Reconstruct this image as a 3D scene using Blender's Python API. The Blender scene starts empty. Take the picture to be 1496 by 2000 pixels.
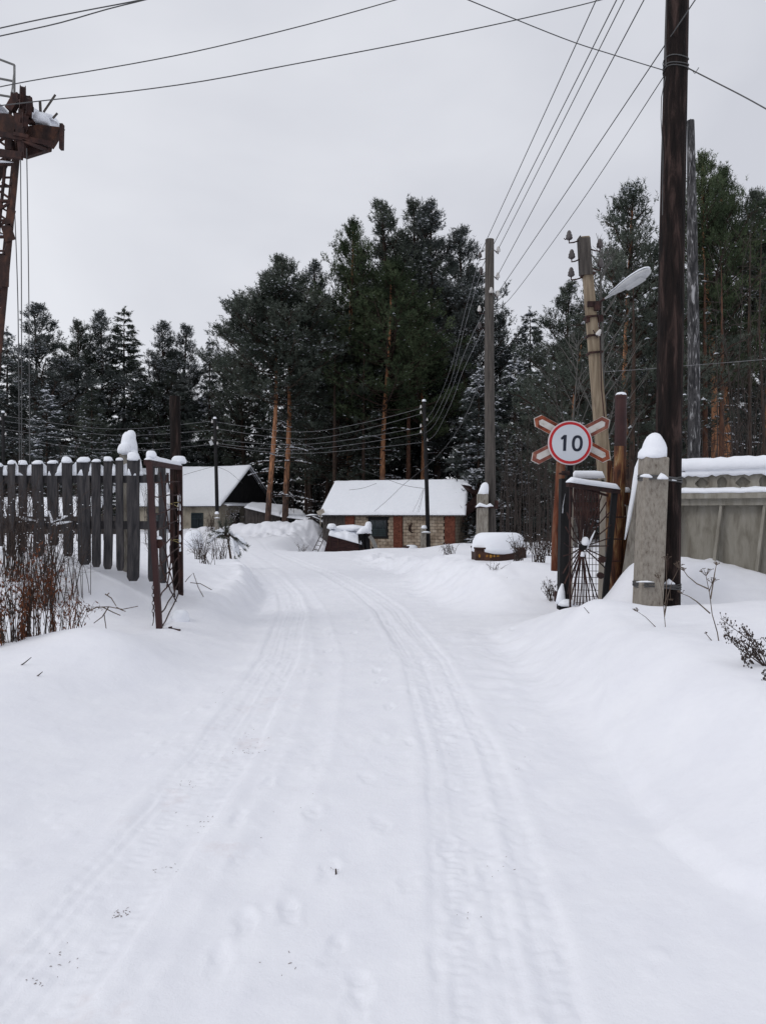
import bpy, math, random
import numpy as np
from mathutils import Vector, Matrix

R = math.radians
random.seed(7)
rng = np.random.default_rng(11)
S = bpy.context.scene
COL = S.collection

# ------------------------------------------------------------------ camera, sky, sun, exposure
F = 1444.0                       # focal length in photo pixels (photo 1496 x 2000)
EYE = 1.6
cam_d = bpy.data.cameras.new('camera')
cam = bpy.data.objects.new('camera', cam_d)
COL.objects.link(cam)
cam.location = (0, 0, EYE)
cam.rotation_euler = (R(90), 0, 0)
cam_d.sensor_fit = 'VERTICAL'
cam_d.sensor_height = 24.0
cam_d.lens = F / 2000.0 * 24.0
cam_d.clip_start = 0.05
cam_d.clip_end = 3000
S.camera = cam

W = bpy.data.worlds.new('World')
S.world = W
W.use_nodes = True
wn, wl = W.node_tree.nodes, W.node_tree.links
wn.clear()
SUN_EL, SUN_AZ = R(42), R(-118)
wo = wn.new('ShaderNodeOutputWorld')
bg = wn.new('ShaderNodeBackground')
bg.inputs['Strength'].default_value = 0.105
sky = wn.new('ShaderNodeTexSky')
sky.sky_type = 'NISHITA'
sky.sun_disc = False
sky.sun_elevation = SUN_EL
sky.sun_rotation = SUN_AZ
tc = wn.new('ShaderNodeTexCoord')
mp = wn.new('ShaderNodeMapping')
mp.inputs['Scale'].default_value = (1.0, 1.0, 1.7)
mp.inputs['Location'].default_value = (0.35, 0.0, 0.2)
nz = wn.new('ShaderNodeTexNoise')
nz.inputs['Scale'].default_value = 1.9
nz.inputs['Detail'].default_value = 5
nz.inputs['Roughness'].default_value = 0.45
nz.inputs['Distortion'].default_value = 0.25
rp = wn.new('ShaderNodeValToRGB')
rp.color_ramp.elements[0].position = 0.36
rp.color_ramp.elements[0].color = (0.60, 0.615, 0.675, 1)
rp.color_ramp.elements[1].position = 0.62
rp.color_ramp.elements[1].color = (0.77, 0.785, 0.835, 1)
sc = wn.new('ShaderNodeVectorMath')
sc.operation = 'SCALE'
sc.inputs['Scale'].default_value = 10.0
mx = wn.new('ShaderNodeMix')
mx.data_type = 'RGBA'
mx.inputs['Factor'].default_value = 0.965      # closed cloud deck over the clear sky
wl.new(tc.outputs['Generated'], mp.inputs['Vector'])
wl.new(mp.outputs['Vector'], nz.inputs['Vector'])
wl.new(nz.outputs['Fac'], rp.inputs['Fac'])
wl.new(rp.outputs['Color'], sc.inputs[0])
wl.new(sky.outputs['Color'], mx.inputs['A'])
wl.new(sc.outputs['Vector'], mx.inputs['B'])
wl.new(mx.outputs['Result'], bg.inputs['Color'])
wl.new(bg.outputs['Background'], wo.inputs['Surface'])

sun_d = bpy.data.lights.new('sun', 'SUN')
sun_d.energy = 0.8
sun_d.angle = R(24)
sun_d.color = (1.0, 0.97, 0.94)
sun = bpy.data.objects.new('sun', sun_d)
COL.objects.link(sun)
_sd = Vector((math.sin(SUN_AZ) * math.cos(SUN_EL), math.cos(SUN_AZ) * math.cos(SUN_EL), math.sin(SUN_EL)))
sun.rotation_euler = _sd.to_track_quat('Z', 'Y').to_euler()

S.render.engine = 'CYCLES'
S.view_settings.view_transform = 'Standard'
S.view_settings.look = 'None'
S.view_settings.exposure = 0.0
S.view_settings.gamma = 1.0
S.view_settings.use_curve_mapping = False

# ------------------------------------------------------------------ materials
def pm(name, cols, scale=4.0, stretch=(1, 1, 1), rough=0.8, bump=0.0, bscale=None, detail=6, dist=0.0,
       pos=None, spec=0.3, metallic=0.0, nrough=0.6):
    """procedural material: colour ramp over stretched noise in world position, with relief"""
    m = bpy.data.materials.new(name)
    m.use_nodes = True
    n, l = m.node_tree.nodes, m.node_tree.links
    b = n['Principled BSDF']
    b.inputs['Roughness'].default_value = rough
    b.inputs['Specular IOR Level'].default_value = spec
    b.inputs['Metallic'].default_value = metallic
    g = n.new('ShaderNodeNewGeometry')
    mpn = n.new('ShaderNodeMapping')
    mpn.inputs['Scale'].default_value = stretch
    l.new(g.outputs['Position'], mpn.inputs['Vector'])
    no = n.new('ShaderNodeTexNoise')
    no.inputs['Scale'].default_value = scale
    no.inputs['Detail'].default_value = detail
    no.inputs['Roughness'].default_value = nrough
    no.inputs['Distortion'].default_value = dist
    l.new(mpn.outputs['Vector'], no.inputs['Vector'])
    r = n.new('ShaderNodeValToRGB')
    k = len(cols)
    pos = pos or [0.3 + 0.4 * i / max(1, k - 1) for i in range(k)]
    while len(r.color_ramp.elements) < k:
        r.color_ramp.elements.new(0.5)
    for i, c in enumerate(cols):
        r.color_ramp.elements[i].position = pos[i]
        r.color_ramp.elements[i].color = (*c, 1)
    l.new(no.outputs['Fac'], r.inputs['Fac'])
    l.new(r.outputs['Color'], b.inputs['Base Color'])
    if bump:
        n2 = n.new('ShaderNodeTexNoise')
        n2.inputs['Scale'].default_value = bscale or scale * 3
        n2.inputs['Detail'].default_value = 5
        l.new(mpn.outputs['Vector'], n2.inputs['Vector'])
        bp = n.new('ShaderNodeBump')
        bp.inputs['Strength'].default_value = 1.0
        bp.inputs['Distance'].default_value = bump
        l.new(n2.outputs['Fac'], bp.inputs['Height'])
        l.new(bp.outputs['Normal'], b.inputs['Normal'])
    return m

M = {}
M['snow'] = pm('snow', [(0.81, 0.82, 0.87), (0.86, 0.87, 0.91)], 3.0, rough=0.7, bump=0.0035, bscale=22, spec=0.15)
M['snow_cap'] = pm('snow_cap', [(0.82, 0.85, 0.90), (0.87, 0.89, 0.94)], 5.0, rough=0.7, bump=0.005, bscale=26, spec=0.15)
M['snow_tree'] = pm('snow_tree', [(0.50, 0.53, 0.60), (0.78, 0.80, 0.85)], 1.0, rough=0.8, spec=0.1)
M['picket'] = pm('weathered_picket', [(0.016, 0.016, 0.019), (0.042, 0.040, 0.043), (0.078, 0.072, 0.072)], 9, (3, 3, 0.35), 0.9, 0.004, 30, dist=0.6)
M['creosote'] = pm('dark_creosote_wood', [(0.005, 0.004, 0.004), (0.016, 0.0105, 0.0095), (0.075, 0.048, 0.042)], 4, (3.2, 3.2, 0.45), 0.85, 0.03, 14, pos=[0.35, 0.53, 0.72], dist=0.5, spec=0.15)
M['greywood'] = pm('grey_weathered_wood', [(0.03, 0.026, 0.024), (0.07, 0.062, 0.056), (0.115, 0.10, 0.088)], 6, (3, 3, 0.25), 0.9, 0.006, 24)
M['silver'] = pm('silver_cracked_wood', [(0.02, 0.02, 0.022), (0.07, 0.068, 0.07), (0.35, 0.35, 0.36)], 7, (2.5, 2.5, 0.5), 0.9, 0.01, 20, pos=[0.4, 0.56, 0.66], dist=0.8)
M['blackwood'] = pm('black_wood', [(0.006, 0.006, 0.007), (0.02, 0.019, 0.02)], 6, (2, 2, 0.3), 0.9, 0.004)
M['rust'] = pm('rust', [(0.016, 0.010, 0.010), (0.040, 0.020, 0.016), (0.095, 0.042, 0.026)], 6, (1, 1, 0.6), 0.85, 0.003, 40)
M['rustdark'] = pm('dark_rust', [(0.012, 0.007, 0.008), (0.035, 0.016, 0.014), (0.07, 0.03, 0.022)], 8, (1, 1, 0.6), 0.8, 0.003, 40)
M['redpaint'] = pm('dull_red_paint', [(0.020, 0.009, 0.009), (0.036, 0.013, 0.013), (0.055, 0.022, 0.02)], 5, (1, 1, 0.4), 0.6, 0.002, 30)
M['peeled'] = pm('peeling_rust', [(0.035, 0.016, 0.012), (0.11, 0.04, 0.02), (0.21, 0.115, 0.05), (0.30, 0.24, 0.16)], 5.5, (4, 4, 0.45), 0.9, 0.006, 18, pos=[0.38, 0.5, 0.58, 0.68], dist=0.8)
M['orangewood'] = pm('rusty_orange_stake', [(0.03, 0.018, 0.014), (0.13, 0.036, 0.016), (0.20, 0.12, 0.08)], 4, (3, 3, 0.5), 0.9, 0.006, 18, dist=0.6)
M['concrete'] = pm('stained_concrete', [(0.10, 0.08, 0.065), (0.22, 0.20, 0.17), (0.31, 0.29, 0.255)], 9, (2.2, 2.2, 0.55), 0.9, 0.006, 30, pos=[0.32, 0.48, 0.7], dist=0.5)
M['pocked'] = pm('pocked_concrete', [(0.10, 0.082, 0.066), (0.21, 0.185, 0.155), (0.265, 0.24, 0.205), (0.31, 0.285, 0.245)], 24, (1.3, 1.3, 0.6), 0.9, 0.010, 40, pos=[0.30, 0.42, 0.55, 0.75], nrough=0.7)
M['fenceconc'] = pm('grey_fence_concrete', [(0.15, 0.135, 0.11), (0.25, 0.235, 0.20), (0.31, 0.295, 0.26)], 4, (2.2, 2.2, 0.5), 0.9, 0.004, 40, dist=0.4)
M['poleconc'] = pm('tan_pole_concrete', [(0.11, 0.085, 0.06), (0.23, 0.18, 0.125), (0.31, 0.255, 0.185)], 4, (3, 3, 0.35), 0.9, 0.005, 30, dist=0.5)
M['block'] = pm('cinder_block', [(0.17, 0.125, 0.09), (0.33, 0.265, 0.20), (0.42, 0.36, 0.29)], 2.2, (1, 1, 1), 0.95, 0.01, 20)
M['mortar'] = pm('mortar', [(0.03, 0.026, 0.022), (0.06, 0.05, 0.042)], 6, rough=0.95)
M['brick'] = pm('red_brick', [(0.07, 0.025, 0.018), (0.15, 0.048, 0.03), (0.21, 0.08, 0.05)], 7, rough=0.9, bump=0.006)
M['stucco'] = pm('cream_stucco', [(0.17, 0.145, 0.115), (0.33, 0.295, 0.235), (0.40, 0.365, 0.30)], 1.2, (1, 1, 0.8), 0.95, 0.01, 8)
M['glass'] = pm('dark_window_glass', [(0.012, 0.016, 0.02), (0.03, 0.04, 0.045)], 2, rough=0.15, spec=0.5)
M['greenpaint'] = pm('dark_green_paint', [(0.012, 0.02, 0.022), (0.03, 0.045, 0.048)], 5, rough=0.6)
M['slate'] = pm('corrugated_slate', [(0.05, 0.05, 0.055), (0.11, 0.11, 0.115)], 4, rough=0.9)
M['plank'] = pm('old_plank', [(0.03, 0.026, 0.026), (0.065, 0.056, 0.052), (0.1, 0.088, 0.08)], 5, (3, 3, 0.4), 0.9, 0.005, 20)
M['redplank'] = pm('dark_red_plank', [(0.014, 0.007, 0.007), (0.03, 0.012, 0.012), (0.048, 0.022, 0.02)], 5, (0.6, 2, 3), 0.85, 0.005, 20)
M['wire'] = pm('wire', [(0.05, 0.05, 0.052), (0.10, 0.10, 0.10)], 2, rough=0.6)
M['wirebright'] = pm('frosted_wire', [(0.16, 0.16, 0.17), (0.28, 0.28, 0.29)], 2, rough=0.7)
M['porcelain'] = pm('white_porcelain', [(0.5, 0.48, 0.46), (0.62, 0.6, 0.58)], 9, rough=0.3, spec=0.5)
M['darkporcelain'] = pm('brown_porcelain', [(0.04, 0.03, 0.03), (0.09, 0.08, 0.08)], 9, rough=0.3, spec=0.5)
M['lampgrey'] = pm('lamp_shell', [(0.36, 0.37, 0.38), (0.5, 0.51, 0.52)], 6, rough=0.5)
M['litter'] = pm('bark_crumbs', [(0.16, 0.13, 0.12), (0.30, 0.27, 0.26)], 40)
M['railgrey'] = pm('grey_rail_paint', [(0.10, 0.10, 0.10), (0.18, 0.18, 0.17)], 8, rough=0.6)
M['signwhite'] = pm('sign_white', [(0.50, 0.53, 0.58), (0.56, 0.59, 0.63)], 3, rough=0.35, spec=0.4)
M['signrim'] = pm('sign_rim', [(0.5, 0.42, 0.44), (0.6, 0.52, 0.53)], 8, rough=0.5)
M['signred'] = pm('sign_red', [(0.40, 0.012, 0.018), (0.47, 0.018, 0.022)], 3, rough=0.4)
M['signblack'] = pm('sign_black', [(0.010, 0.014, 0.028), (0.014, 0.018, 0.032)], 3, rough=0.5)
M['crossrust'] = pm('cross_rust', [(0.06, 0.016, 0.01), (0.24, 0.055, 0.026), (0.36, 0.15, 0.09)], 9, rough=0.8, bump=0.002, dist=0.5)
M['crosspink'] = pm('cross_faded', [(0.13, 0.04, 0.03), (0.22, 0.075, 0.055), (0.36, 0.2, 0.14)], 9, rough=0.8, pos=[0.3, 0.5, 0.75])
M['crosswhite'] = pm('cross_white', [(0.30, 0.25, 0.2), (0.50, 0.47, 0.44), (0.56, 0.54, 0.52)], 12, rough=0.7, pos=[0.3, 0.42, 0.6])
M['palewood'] = pm('pale_old_paint_wood', [(0.16, 0.12, 0.09), (0.36, 0.32, 0.27), (0.42, 0.39, 0.34)], 8, (2, 2, 0.4), 0.9, pos=[0.32, 0.45, 0.7])
M['barklow'] = pm('pine_bark', [(0.012, 0.009, 0.008), (0.04, 0.026, 0.02), (0.08, 0.05, 0.035)], 5, (2, 2, 0.6), 0.95, 0.02, 10)
M['redbark'] = pm('red_brown_bark', [(0.035, 0.018, 0.013), (0.09, 0.045, 0.03), (0.15, 0.075, 0.045)], 5, (2, 2, 0.6), 0.95, 0.02, 10)
M['greybark'] = pm('grey_bark', [(0.06, 0.058, 0.055), (0.13, 0.125, 0.115)], 5, (2, 2, 0.5), 0.9)
M['twig'] = pm('dry_twig', [(0.028, 0.02, 0.017), (0.07, 0.05, 0.042)], 12, rough=0.9)
M['thicket'] = pm('thicket_twig', [(0.022, 0.017, 0.016), (0.06, 0.048, 0.042)], 5, rough=0.9)
M['drystem'] = pm('dry_stem', [(0.06, 0.045, 0.035), (0.14, 0.105, 0.08)], 12, rough=0.9)
M['rustleaf'] = pm('rust_leaf', [(0.045, 0.016, 0.01), (0.12, 0.04, 0.018), (0.2, 0.085, 0.04)], 14, rough=0.9)
M['straw'] = pm('straw', [(0.35, 0.28, 0.12), (0.5, 0.42, 0.2)], 10, rough=0.8)
M['tarp'] = pm('black_tarp', [(0.006, 0.006, 0.007), (0.02, 0.02, 0.022)], 6, (3, 3, 0.3), 0.5, 0.02, 6)
M['deadneedle'] = pm('snowy_young_needle', [(0.05, 0.06, 0.045), (0.13, 0.14, 0.12)], 9, rough=0.8)

def grain(m, sc_, dist):
    n, l = m.node_tree.nodes, m.node_tree.links
    b = n['Principled BSDF']; src = b.inputs['Normal'].links[0].from_socket
    g = n.new('ShaderNodeNewGeometry'); a = n.new('ShaderNodeTexNoise'); a.inputs['Scale'].default_value = sc_; a.inputs['Detail'].default_value = 4; a.inputs['Roughness'].default_value = .75
    l.new(g.outputs['Position'], a.inputs['Vector'])
    bp = n.new('ShaderNodeBump'); bp.inputs['Distance'].default_value = dist; l.new(a.outputs['Fac'], bp.inputs['Height']); l.new(src, bp.inputs['Normal']); l.new(bp.outputs['Normal'], b.inputs['Normal'])
grain(M['snow'], 90, .0022); grain(M['snow_cap'], 70, .0025)
def stain_snow():
    m = M['snow']; n, l = m.node_tree.nodes, m.node_tree.links
    b = n['Principled BSDF']; src = b.inputs['Base Color'].links[0].from_socket
    g = n.new('ShaderNodeNewGeometry'); sx = n.new('ShaderNodeSeparateXYZ'); l.new(g.outputs['Position'], sx.inputs[0])
    a = n.new('ShaderNodeTexNoise'); a.inputs['Scale'].default_value = 1.6; a.inputs['Detail'].default_value = 8; a.inputs['Roughness'].default_value = .7
    l.new(g.outputs['Position'], a.inputs['Vector'])
    mr = n.new('ShaderNodeMapRange'); mr.inputs['From Min'].default_value = .56; mr.inputs['From Max'].default_value = .75; l.new(a.outputs['Fac'], mr.inputs['Value'])
    mx1 = n.new('ShaderNodeMapRange'); mx1.inputs['From Min'].default_value = -.45; mx1.inputs['From Max'].default_value = -.7; l.new(sx.outputs['X'], mx1.inputs['Value'])
    mx2 = n.new('ShaderNodeMapRange'); mx2.inputs['From Min'].default_value = -1.5; mx2.inputs['From Max'].default_value = -1.2; l.new(sx.outputs['X'], mx2.inputs['Value'])
    my = n.new('ShaderNodeMapRange'); my.inputs['From Min'].default_value = 9; my.inputs['From Max'].default_value = 5; l.new(sx.outputs['Y'], my.inputs['Value'])
    p = mr.outputs[0]
    for q in (mx1, mx2, my):
        mm = n.new('ShaderNodeMath'); mm.operation = 'MULTIPLY'; l.new(p, mm.inputs[0]); l.new(q.outputs[0], mm.inputs[1]); p = mm.outputs[0]
    mm = n.new('ShaderNodeMath'); mm.operation = 'MULTIPLY'; mm.inputs[1].default_value = .5; l.new(p, mm.inputs[0]); p = mm.outputs[0]
    c = n.new('ShaderNodeMix'); c.data_type = 'RGBA'; c.inputs['B'].default_value = (.60, .50, .50, 1)
    l.new(p, c.inputs['Factor']); l.new(src, c.inputs['A']); l.new(c.outputs['Result'], b.inputs['Base Color'])
stain_snow()
def needle(name, a, b, c):
    m = pm(name, [a, b, c], 0.55, rough=0.75, spec=0.15, pos=[0.35, 0.5, 0.68])
    return m
M['needle_green'] = needle('needles_green', (0.020, 0.031, 0.017), (0.052, 0.073, 0.037), (0.105, 0.13, 0.070))
M['needle_dark'] = needle('needles_dark', (0.024, 0.032, 0.025), (0.058, 0.071, 0.057), (0.12, 0.135, 0.11))
M['needle_blue'] = needle('needles_blue', (0.026, 0.033, 0.031), (0.062, 0.074, 0.069), (0.16, 0.17, 0.165))

def bark_material():
    """pine bark: grey-brown plates low on the stem, thin orange bark above"""
    m = bpy.data.materials.new('orange_pine_bark')
    m.use_nodes = True
    n, l = m.node_tree.nodes, m.node_tree.links
    b = n['Principled BSDF']
    b.inputs['Roughness'].default_value = 0.9
    t = n.new('ShaderNodeTexCoord')
    sx = n.new('ShaderNodeSeparateXYZ')
    l.new(t.outputs['Object'], sx.inputs[0])
    g = n.new('ShaderNodeNewGeometry')
    mpn = n.new('ShaderNodeMapping')
    mpn.inputs['Scale'].default_value = (3, 3, 0.8)
    l.new(g.outputs['Position'], mpn.inputs['Vector'])
    no = n.new('ShaderNodeTexNoise')
    no.inputs['Scale'].default_value = 3
    no.inputs['Detail'].default_value = 6
    l.new(mpn.outputs['Vector'], no.inputs['Vector'])
    ma = n.new('ShaderNodeMath'); ma.operation = 'MULTIPLY_ADD'
    ma.inputs[1].default_value = 6.0
    l.new(no.outputs['Fac'], ma.inputs[0]); l.new(sx.outputs['Z'], ma.inputs[2])
    mr = n.new('ShaderNodeMapRange')
    mr.inputs['From Min'].default_value = 5.5
    mr.inputs['From Max'].default_value = 9.5
    l.new(ma.outputs[0], mr.inputs['Value'])
    ra = n.new('ShaderNodeValToRGB')
    ra.color_ramp.elements[0].position = 0.35; ra.color_ramp.elements[0].color = (0.035, 0.022, 0.018, 1)
    ra.color_ramp.elements[1].position = 0.65; ra.color_ramp.elements[1].color = (0.10, 0.06, 0.045, 1)
    rb = n.new('ShaderNodeValToRGB')
    rb.color_ramp.elements[0].position = 0.35; rb.color_ramp.elements[0].color = (0.14, 0.06, 0.03, 1)
    rb.color_ramp.elements[1].position = 0.65; rb.color_ramp.elements[1].color = (0.42, 0.20, 0.10, 1)
    l.new(no.outputs['Fac'], ra.inputs['Fac']); l.new(no.outputs['Fac'], rb.inputs['Fac'])
    mixn = n.new('ShaderNodeMix'); mixn.data_type = 'RGBA'
    l.new(mr.outputs['Result'], mixn.inputs['Factor'])
    l.new(ra.outputs['Color'], mixn.inputs['A']); l.new(rb.outputs['Color'], mixn.inputs['B'])
    l.new(mixn.outputs['Result'], b.inputs['Base Color'])
    bp = n.new('ShaderNodeBump'); bp.inputs['Distance'].default_value = 0.03
    l.new(no.outputs['Fac'], bp.inputs['Height']); l.new(bp.outputs['Normal'], b.inputs['Normal'])
    return m
M['barkorange'] = bark_material()

# ------------------------------------------------------------------ helpers
def P(px, py, D):
    """point at distance D that the survey of the photograph gives for a pixel"""
    return Vector(((px - 748) / F * D, D, EYE + (1000 - py) / F * D))

def vv(a): return Vector(a)

class MB:
    def __init__(s): s.v, s.f, s.m = [], [], []
    def add(s, verts, faces, mi=0):
        o = len(s.v)
        s.v += [tuple(v) for v in verts]
        s.f += [tuple(i + o for i in f) for f in faces]
        s.m += [mi] * len(faces)
    def box(s, c, sz, rot=None, mi=0):
        x, y, z = sz[0] / 2, sz[1] / 2, sz[2] / 2
        vs = [Vector((i * x, j * y, k * z)) for i in (-1, 1) for j in (-1, 1) for k in (-1, 1)]
        if rot is not None: vs = [rot @ q for q in vs]
        vs = [q + vv(c) for q in vs]
        s.add(vs, [(0, 1, 3, 2), (4, 6, 7, 5), (0, 4, 5, 1), (2, 3, 7, 6), (0, 2, 6, 4), (1, 5, 7, 3)], mi)
    def bar(s, a, b, w, d, up=(0, 1, 0), w2=None, d2=None, mi=0):
        """square bar from a to b; w across, d along 'up'"""
        a, b = vv(a), vv(b); t = (b - a).normalized()
        u = vv(up); side = t.cross(u)
        if side.length < 1e-4: side = t.cross(Vector((1, 0, 0)))
        side.normalize(); u = side.cross(t).normalized()
        w2 = w if w2 is None else w2; d2 = d if d2 is None else d2
        vs = []
        for q, ww, dd in ((a, w, d), (b, w2, d2)):
            for i, j in ((-1, -1), (1, -1), (1, 1), (-1, 1)):
                vs.append(q + side * i * ww / 2 + u * j * dd / 2)
        s.add(vs, [(0, 3, 2, 1), (4, 5, 6, 7), (0, 1, 5, 4), (1, 2, 6, 5), (2, 3, 7, 6), (3, 0, 4, 7)], mi)
    def tube(s, pts, r, n=8, caps=True, mi=0, jit=0.0):
        pts = [vv(p) for p in pts]
        if not isinstance(r, (list, tuple)): r = [r] * len(pts)
        rings, prev = [], None
        for i, p in enumerate(pts):
            t = (pts[min(i + 1, len(pts) - 1)] - pts[max(i - 1, 0)])
            if t.length < 1e-9: t = Vector((0, 0, 1))
            t.normalize()
            if prev is None:
                a = Vector((0, 0, 1)) if abs(t.z) < 0.9 else Vector((1, 0, 0))
                u = t.cross(a).normalized()
            else:
                u = (prev - t * prev.dot(t))
                u = u.normalized() if u.length > 1e-6 else t.orthogonal().normalized()
            prev = u; w = t.cross(u)
            ring = []
            for k in range(n):
                an = 2 * math.pi * k / n
                rr = r[i] * (1 + (random.uniform(-jit, jit) if jit else 0))
                ring.append(p + (u * math.cos(an) + w * math.sin(an)) * rr)
            rings.append(ring)
        vs = [q for ring in rings for q in ring]
        fs = []
        for i in range(len(pts) - 1):
            for k in range(n):
                k2 = (k + 1) % n
                fs.append((i * n + k, i * n + k2, (i + 1) * n + k2, (i + 1) * n + k))
        if caps:
            fs.append(tuple(range(n))[::-1]); fs.append(tuple((len(pts) - 1) * n + k for k in range(n)))
        s.add(vs, fs, mi)
    def lathe(s, c, prof, n=12, axis=(0, 0, 1), mi=0):
        """prof: list of (height, radius)"""
        ax = vv(axis).normalized(); u = ax.orthogonal().normalized(); w = ax.cross(u)
        vs = []
        for h, r in prof:
            for k in range(n):
                an = 2 * math.pi * k / n
                vs.append(vv(c) + ax * h + (u * math.cos(an) + w * math.sin(an)) * r)
        fs = []
        for i in range(len(prof) - 1):
            for k in range(n):
                k2 = (k + 1) % n
                fs.append((i * n + k, i * n + k2, (i + 1) * n + k2, (i + 1) * n + k))
        fs.append(tuple(range(n))[::-1]); fs.append(tuple((len(prof) - 1) * n + k for k in range(n)))
        s.add(vs, fs, mi)
    def dome(s, c, rx, ry, h, n=12, m=5, jit=0.06, tip=(0, 0), p=0.5, rot=0.0):
        """lump of snow with a slightly overhanging rounded rim"""
        vs, fs = [], []
        c = vv(c); ca, sa = math.cos(rot), math.sin(rot)
        lev = [(-0.10 * h, 0.80), (0.02 * h, 1.0)] + [(h * math.sin(math.pi / 2 * k / m), math.cos(math.pi / 2 * k / m) ** p) for k in range(1, m)]
        for z, q in lev:
            for k in range(n):
                an = 2 * math.pi * k / n
                j = 1 + random.uniform(-jit, jit)
                f = max(0, z / h)
                x, y = rx * q * j * math.cos(an), ry * q * j * math.sin(an)
                vs.append(c + Vector((x * ca - y * sa + tip[0] * f, x * sa + y * ca + tip[1] * f, z)))
        vs.append(c + Vector((tip[0], tip[1], h)))
        L = len(lev)
        for i in range(L - 1):
            for k in range(n):
                k2 = (k + 1) % n
                fs.append((i * n + k, i * n + k2, (i + 1) * n + k2, (i + 1) * n + k))
        for k in range(n):
            fs.append(((L - 1) * n + k, (L - 1) * n + (k + 1) % n, L * n))
        fs.append(tuple(range(n))[::-1])
        s.add(vs, fs)
    def strip(s, pts, w, h, n=8, jit=0.12, side=None):
        """snow lying along a bar: flat below, rounded above"""
        pts = [vv(p) for p in pts]
        K = len(pts); rings = []
        for i, p in enumerate(pts):
            t = (pts[min(i + 1, K - 1)] - pts[max(i - 1, 0)]).normalized()
            sd = vv(side) if side else t.cross(Vector((0, 0, 1))).normalized()
            e = min(i, K - 1 - i) / max(1, (K - 1) / 2)
            fall = min(1.0, 0.35 + 3.2 * e) if i not in (0, K - 1) else 0.3
            hh = h * fall * (1 + random.uniform(-jit, jit)); ww = w * (0.7 if fall < 0.5 else 1) * (1 + random.uniform(-jit, jit) * 0.5)
            ring = [p + sd * (-ww / 2 * math.cos(math.pi * k / n) ** 1 if True else 0) + Vector((0, 0, hh * (math.sin(math.pi * k / n) ** 0.6 if 0 < k < n else 0))) for k in range(n + 1)]
            rings.append(ring)
        m = n + 1; vs = [q for r_ in rings for q in r_]; fs = []
        for i in range(K - 1):
            for k in range(m):
                k2 = (k + 1) % m
                fs.append((i * m + k, i * m + k2, (i + 1) * m + k2, (i + 1) * m + k))
        fs.append(tuple(range(m))[::-1]); fs.append(tuple((K - 1) * m + k for k in range(m)))
        s.add(vs, fs)

ORG = {}
def tag(o, label=None, cat=None, group=None, kind=None):
    if label: o['label'] = label
    if cat: o['category'] = cat
    if group: o['group'] = group
    if kind: o['kind'] = kind
    return o

def thing(name, loc, label, cat, group=None, rz=0.0):
    o = bpy.data.objects.new(name, None)
    o.empty_display_size = 0.2
    o.location = loc
    o.rotation_euler = (0, 0, rz)
    COL.objects.link(o)
    return tag(o, label, cat, group)

def finish(me, mats, smooth):
    for m in (mats if isinstance(mats, (list, tuple)) else [mats]):
        me.materials.append(M[m] if isinstance(m, str) else m)
    if smooth:
        me.shade_smooth()

def root_loc(p):
    while p is not None and p.parent is not None: p = p.parent
    return p

def build(mb, name, mat, parent=None, smooth=False, local=False, label=None, kind=None, auto=None):
    """one mesh object; world coordinates are stored relative to the thing it belongs to"""
    me = bpy.data.meshes.new(name)
    vs = mb.v
    r = root_loc(parent)
    if r is not None and not local:
        l = r.location
        vs = [(v[0] - l.x, v[1] - l.y, v[2] - l.z) for v in vs]
    off = None
    if r is None and not local:
        a = np.array(vs); off = Vector(((a[:, 0].min() + a[:, 0].max()) / 2, (a[:, 1].min() + a[:, 1].max()) / 2, a[:, 2].min()))
        vs = [tuple(Vector(v) - off) for v in vs]
    me.from_pydata(vs, [], mb.f)
    finish(me, mat, smooth)
    if len(me.materials) > 1:
        me.polygons.foreach_set('material_index', mb.m)
    me.update()
    o = bpy.data.objects.new(name, me)
    if off is not None: o.location = off
    COL.objects.link(o)
    if parent is not None: o.parent = parent
    if label: o['label'] = label
    if kind: o['kind'] = kind
    return o

def inst(name, me, parent=None, loc=(0, 0, 0), rot=(0, 0, 0), scale=(1, 1, 1), kind=None, label=None):
    o = bpy.data.objects.new(name, me)
    o.location, o.rotation_euler, o.scale = loc, rot, scale
    COL.objects.link(o)
    if parent is not None: o.parent = parent
    if kind: o['kind'] = kind
    if label: o['label'] = label
    return o

def np_mesh(name, V, T, mats, mi=None, smooth=False):
    """triangle mesh from numpy arrays"""
    me = bpy.data.meshes.new(name)
    k = T.shape[1]
    me.vertices.add(len(V)); me.vertices.foreach_set('co', V.astype(np.float32).ravel())
    me.loops.add(T.size); me.loops.foreach_set('vertex_index', T.astype(np.int32).ravel())
    me.polygons.add(len(T))
    me.polygons.foreach_set('loop_start', np.arange(0, T.size, k, dtype=np.int32))
    me.polygons.foreach_set('loop_total', np.full(len(T), k, dtype=np.int32))
    for m in mats: me.materials.append(M[m])
    if mi is not None: me.polygons.foreach_set('material_index', mi.astype(np.int32))
    me.update(calc_edges=True)
    if smooth: me.shade_smooth()
    return me

# ------------------------------------------------------------------ ground
_tab = rng.random((256, 256))
def vnoise(x, y):
    xi, yi = np.floor(x).astype(int), np.floor(y).astype(int)
    fx, fy = x - xi, y - yi
    fx, fy = fx * fx * fx * (fx * (fx * 6 - 15) + 10), fy * fy * fy * (fy * (fy * 6 - 15) + 10)
    a, b = _tab[xi & 255, yi & 255], _tab[(xi + 1) & 255, yi & 255]
    c, d = _tab[xi & 255, (yi + 1) & 255], _tab[(xi + 1) & 255, (yi + 1) & 255]
    return (a * (1 - fx) + b * fx) * (1 - fy) + (c * (1 - fx) + d * fx) * fy - 0.5

def ss(a, b, x):
    t = np.clip((x - a) / (b - a), 0, 1)
    return t * t * (3 - 2 * t)

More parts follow.
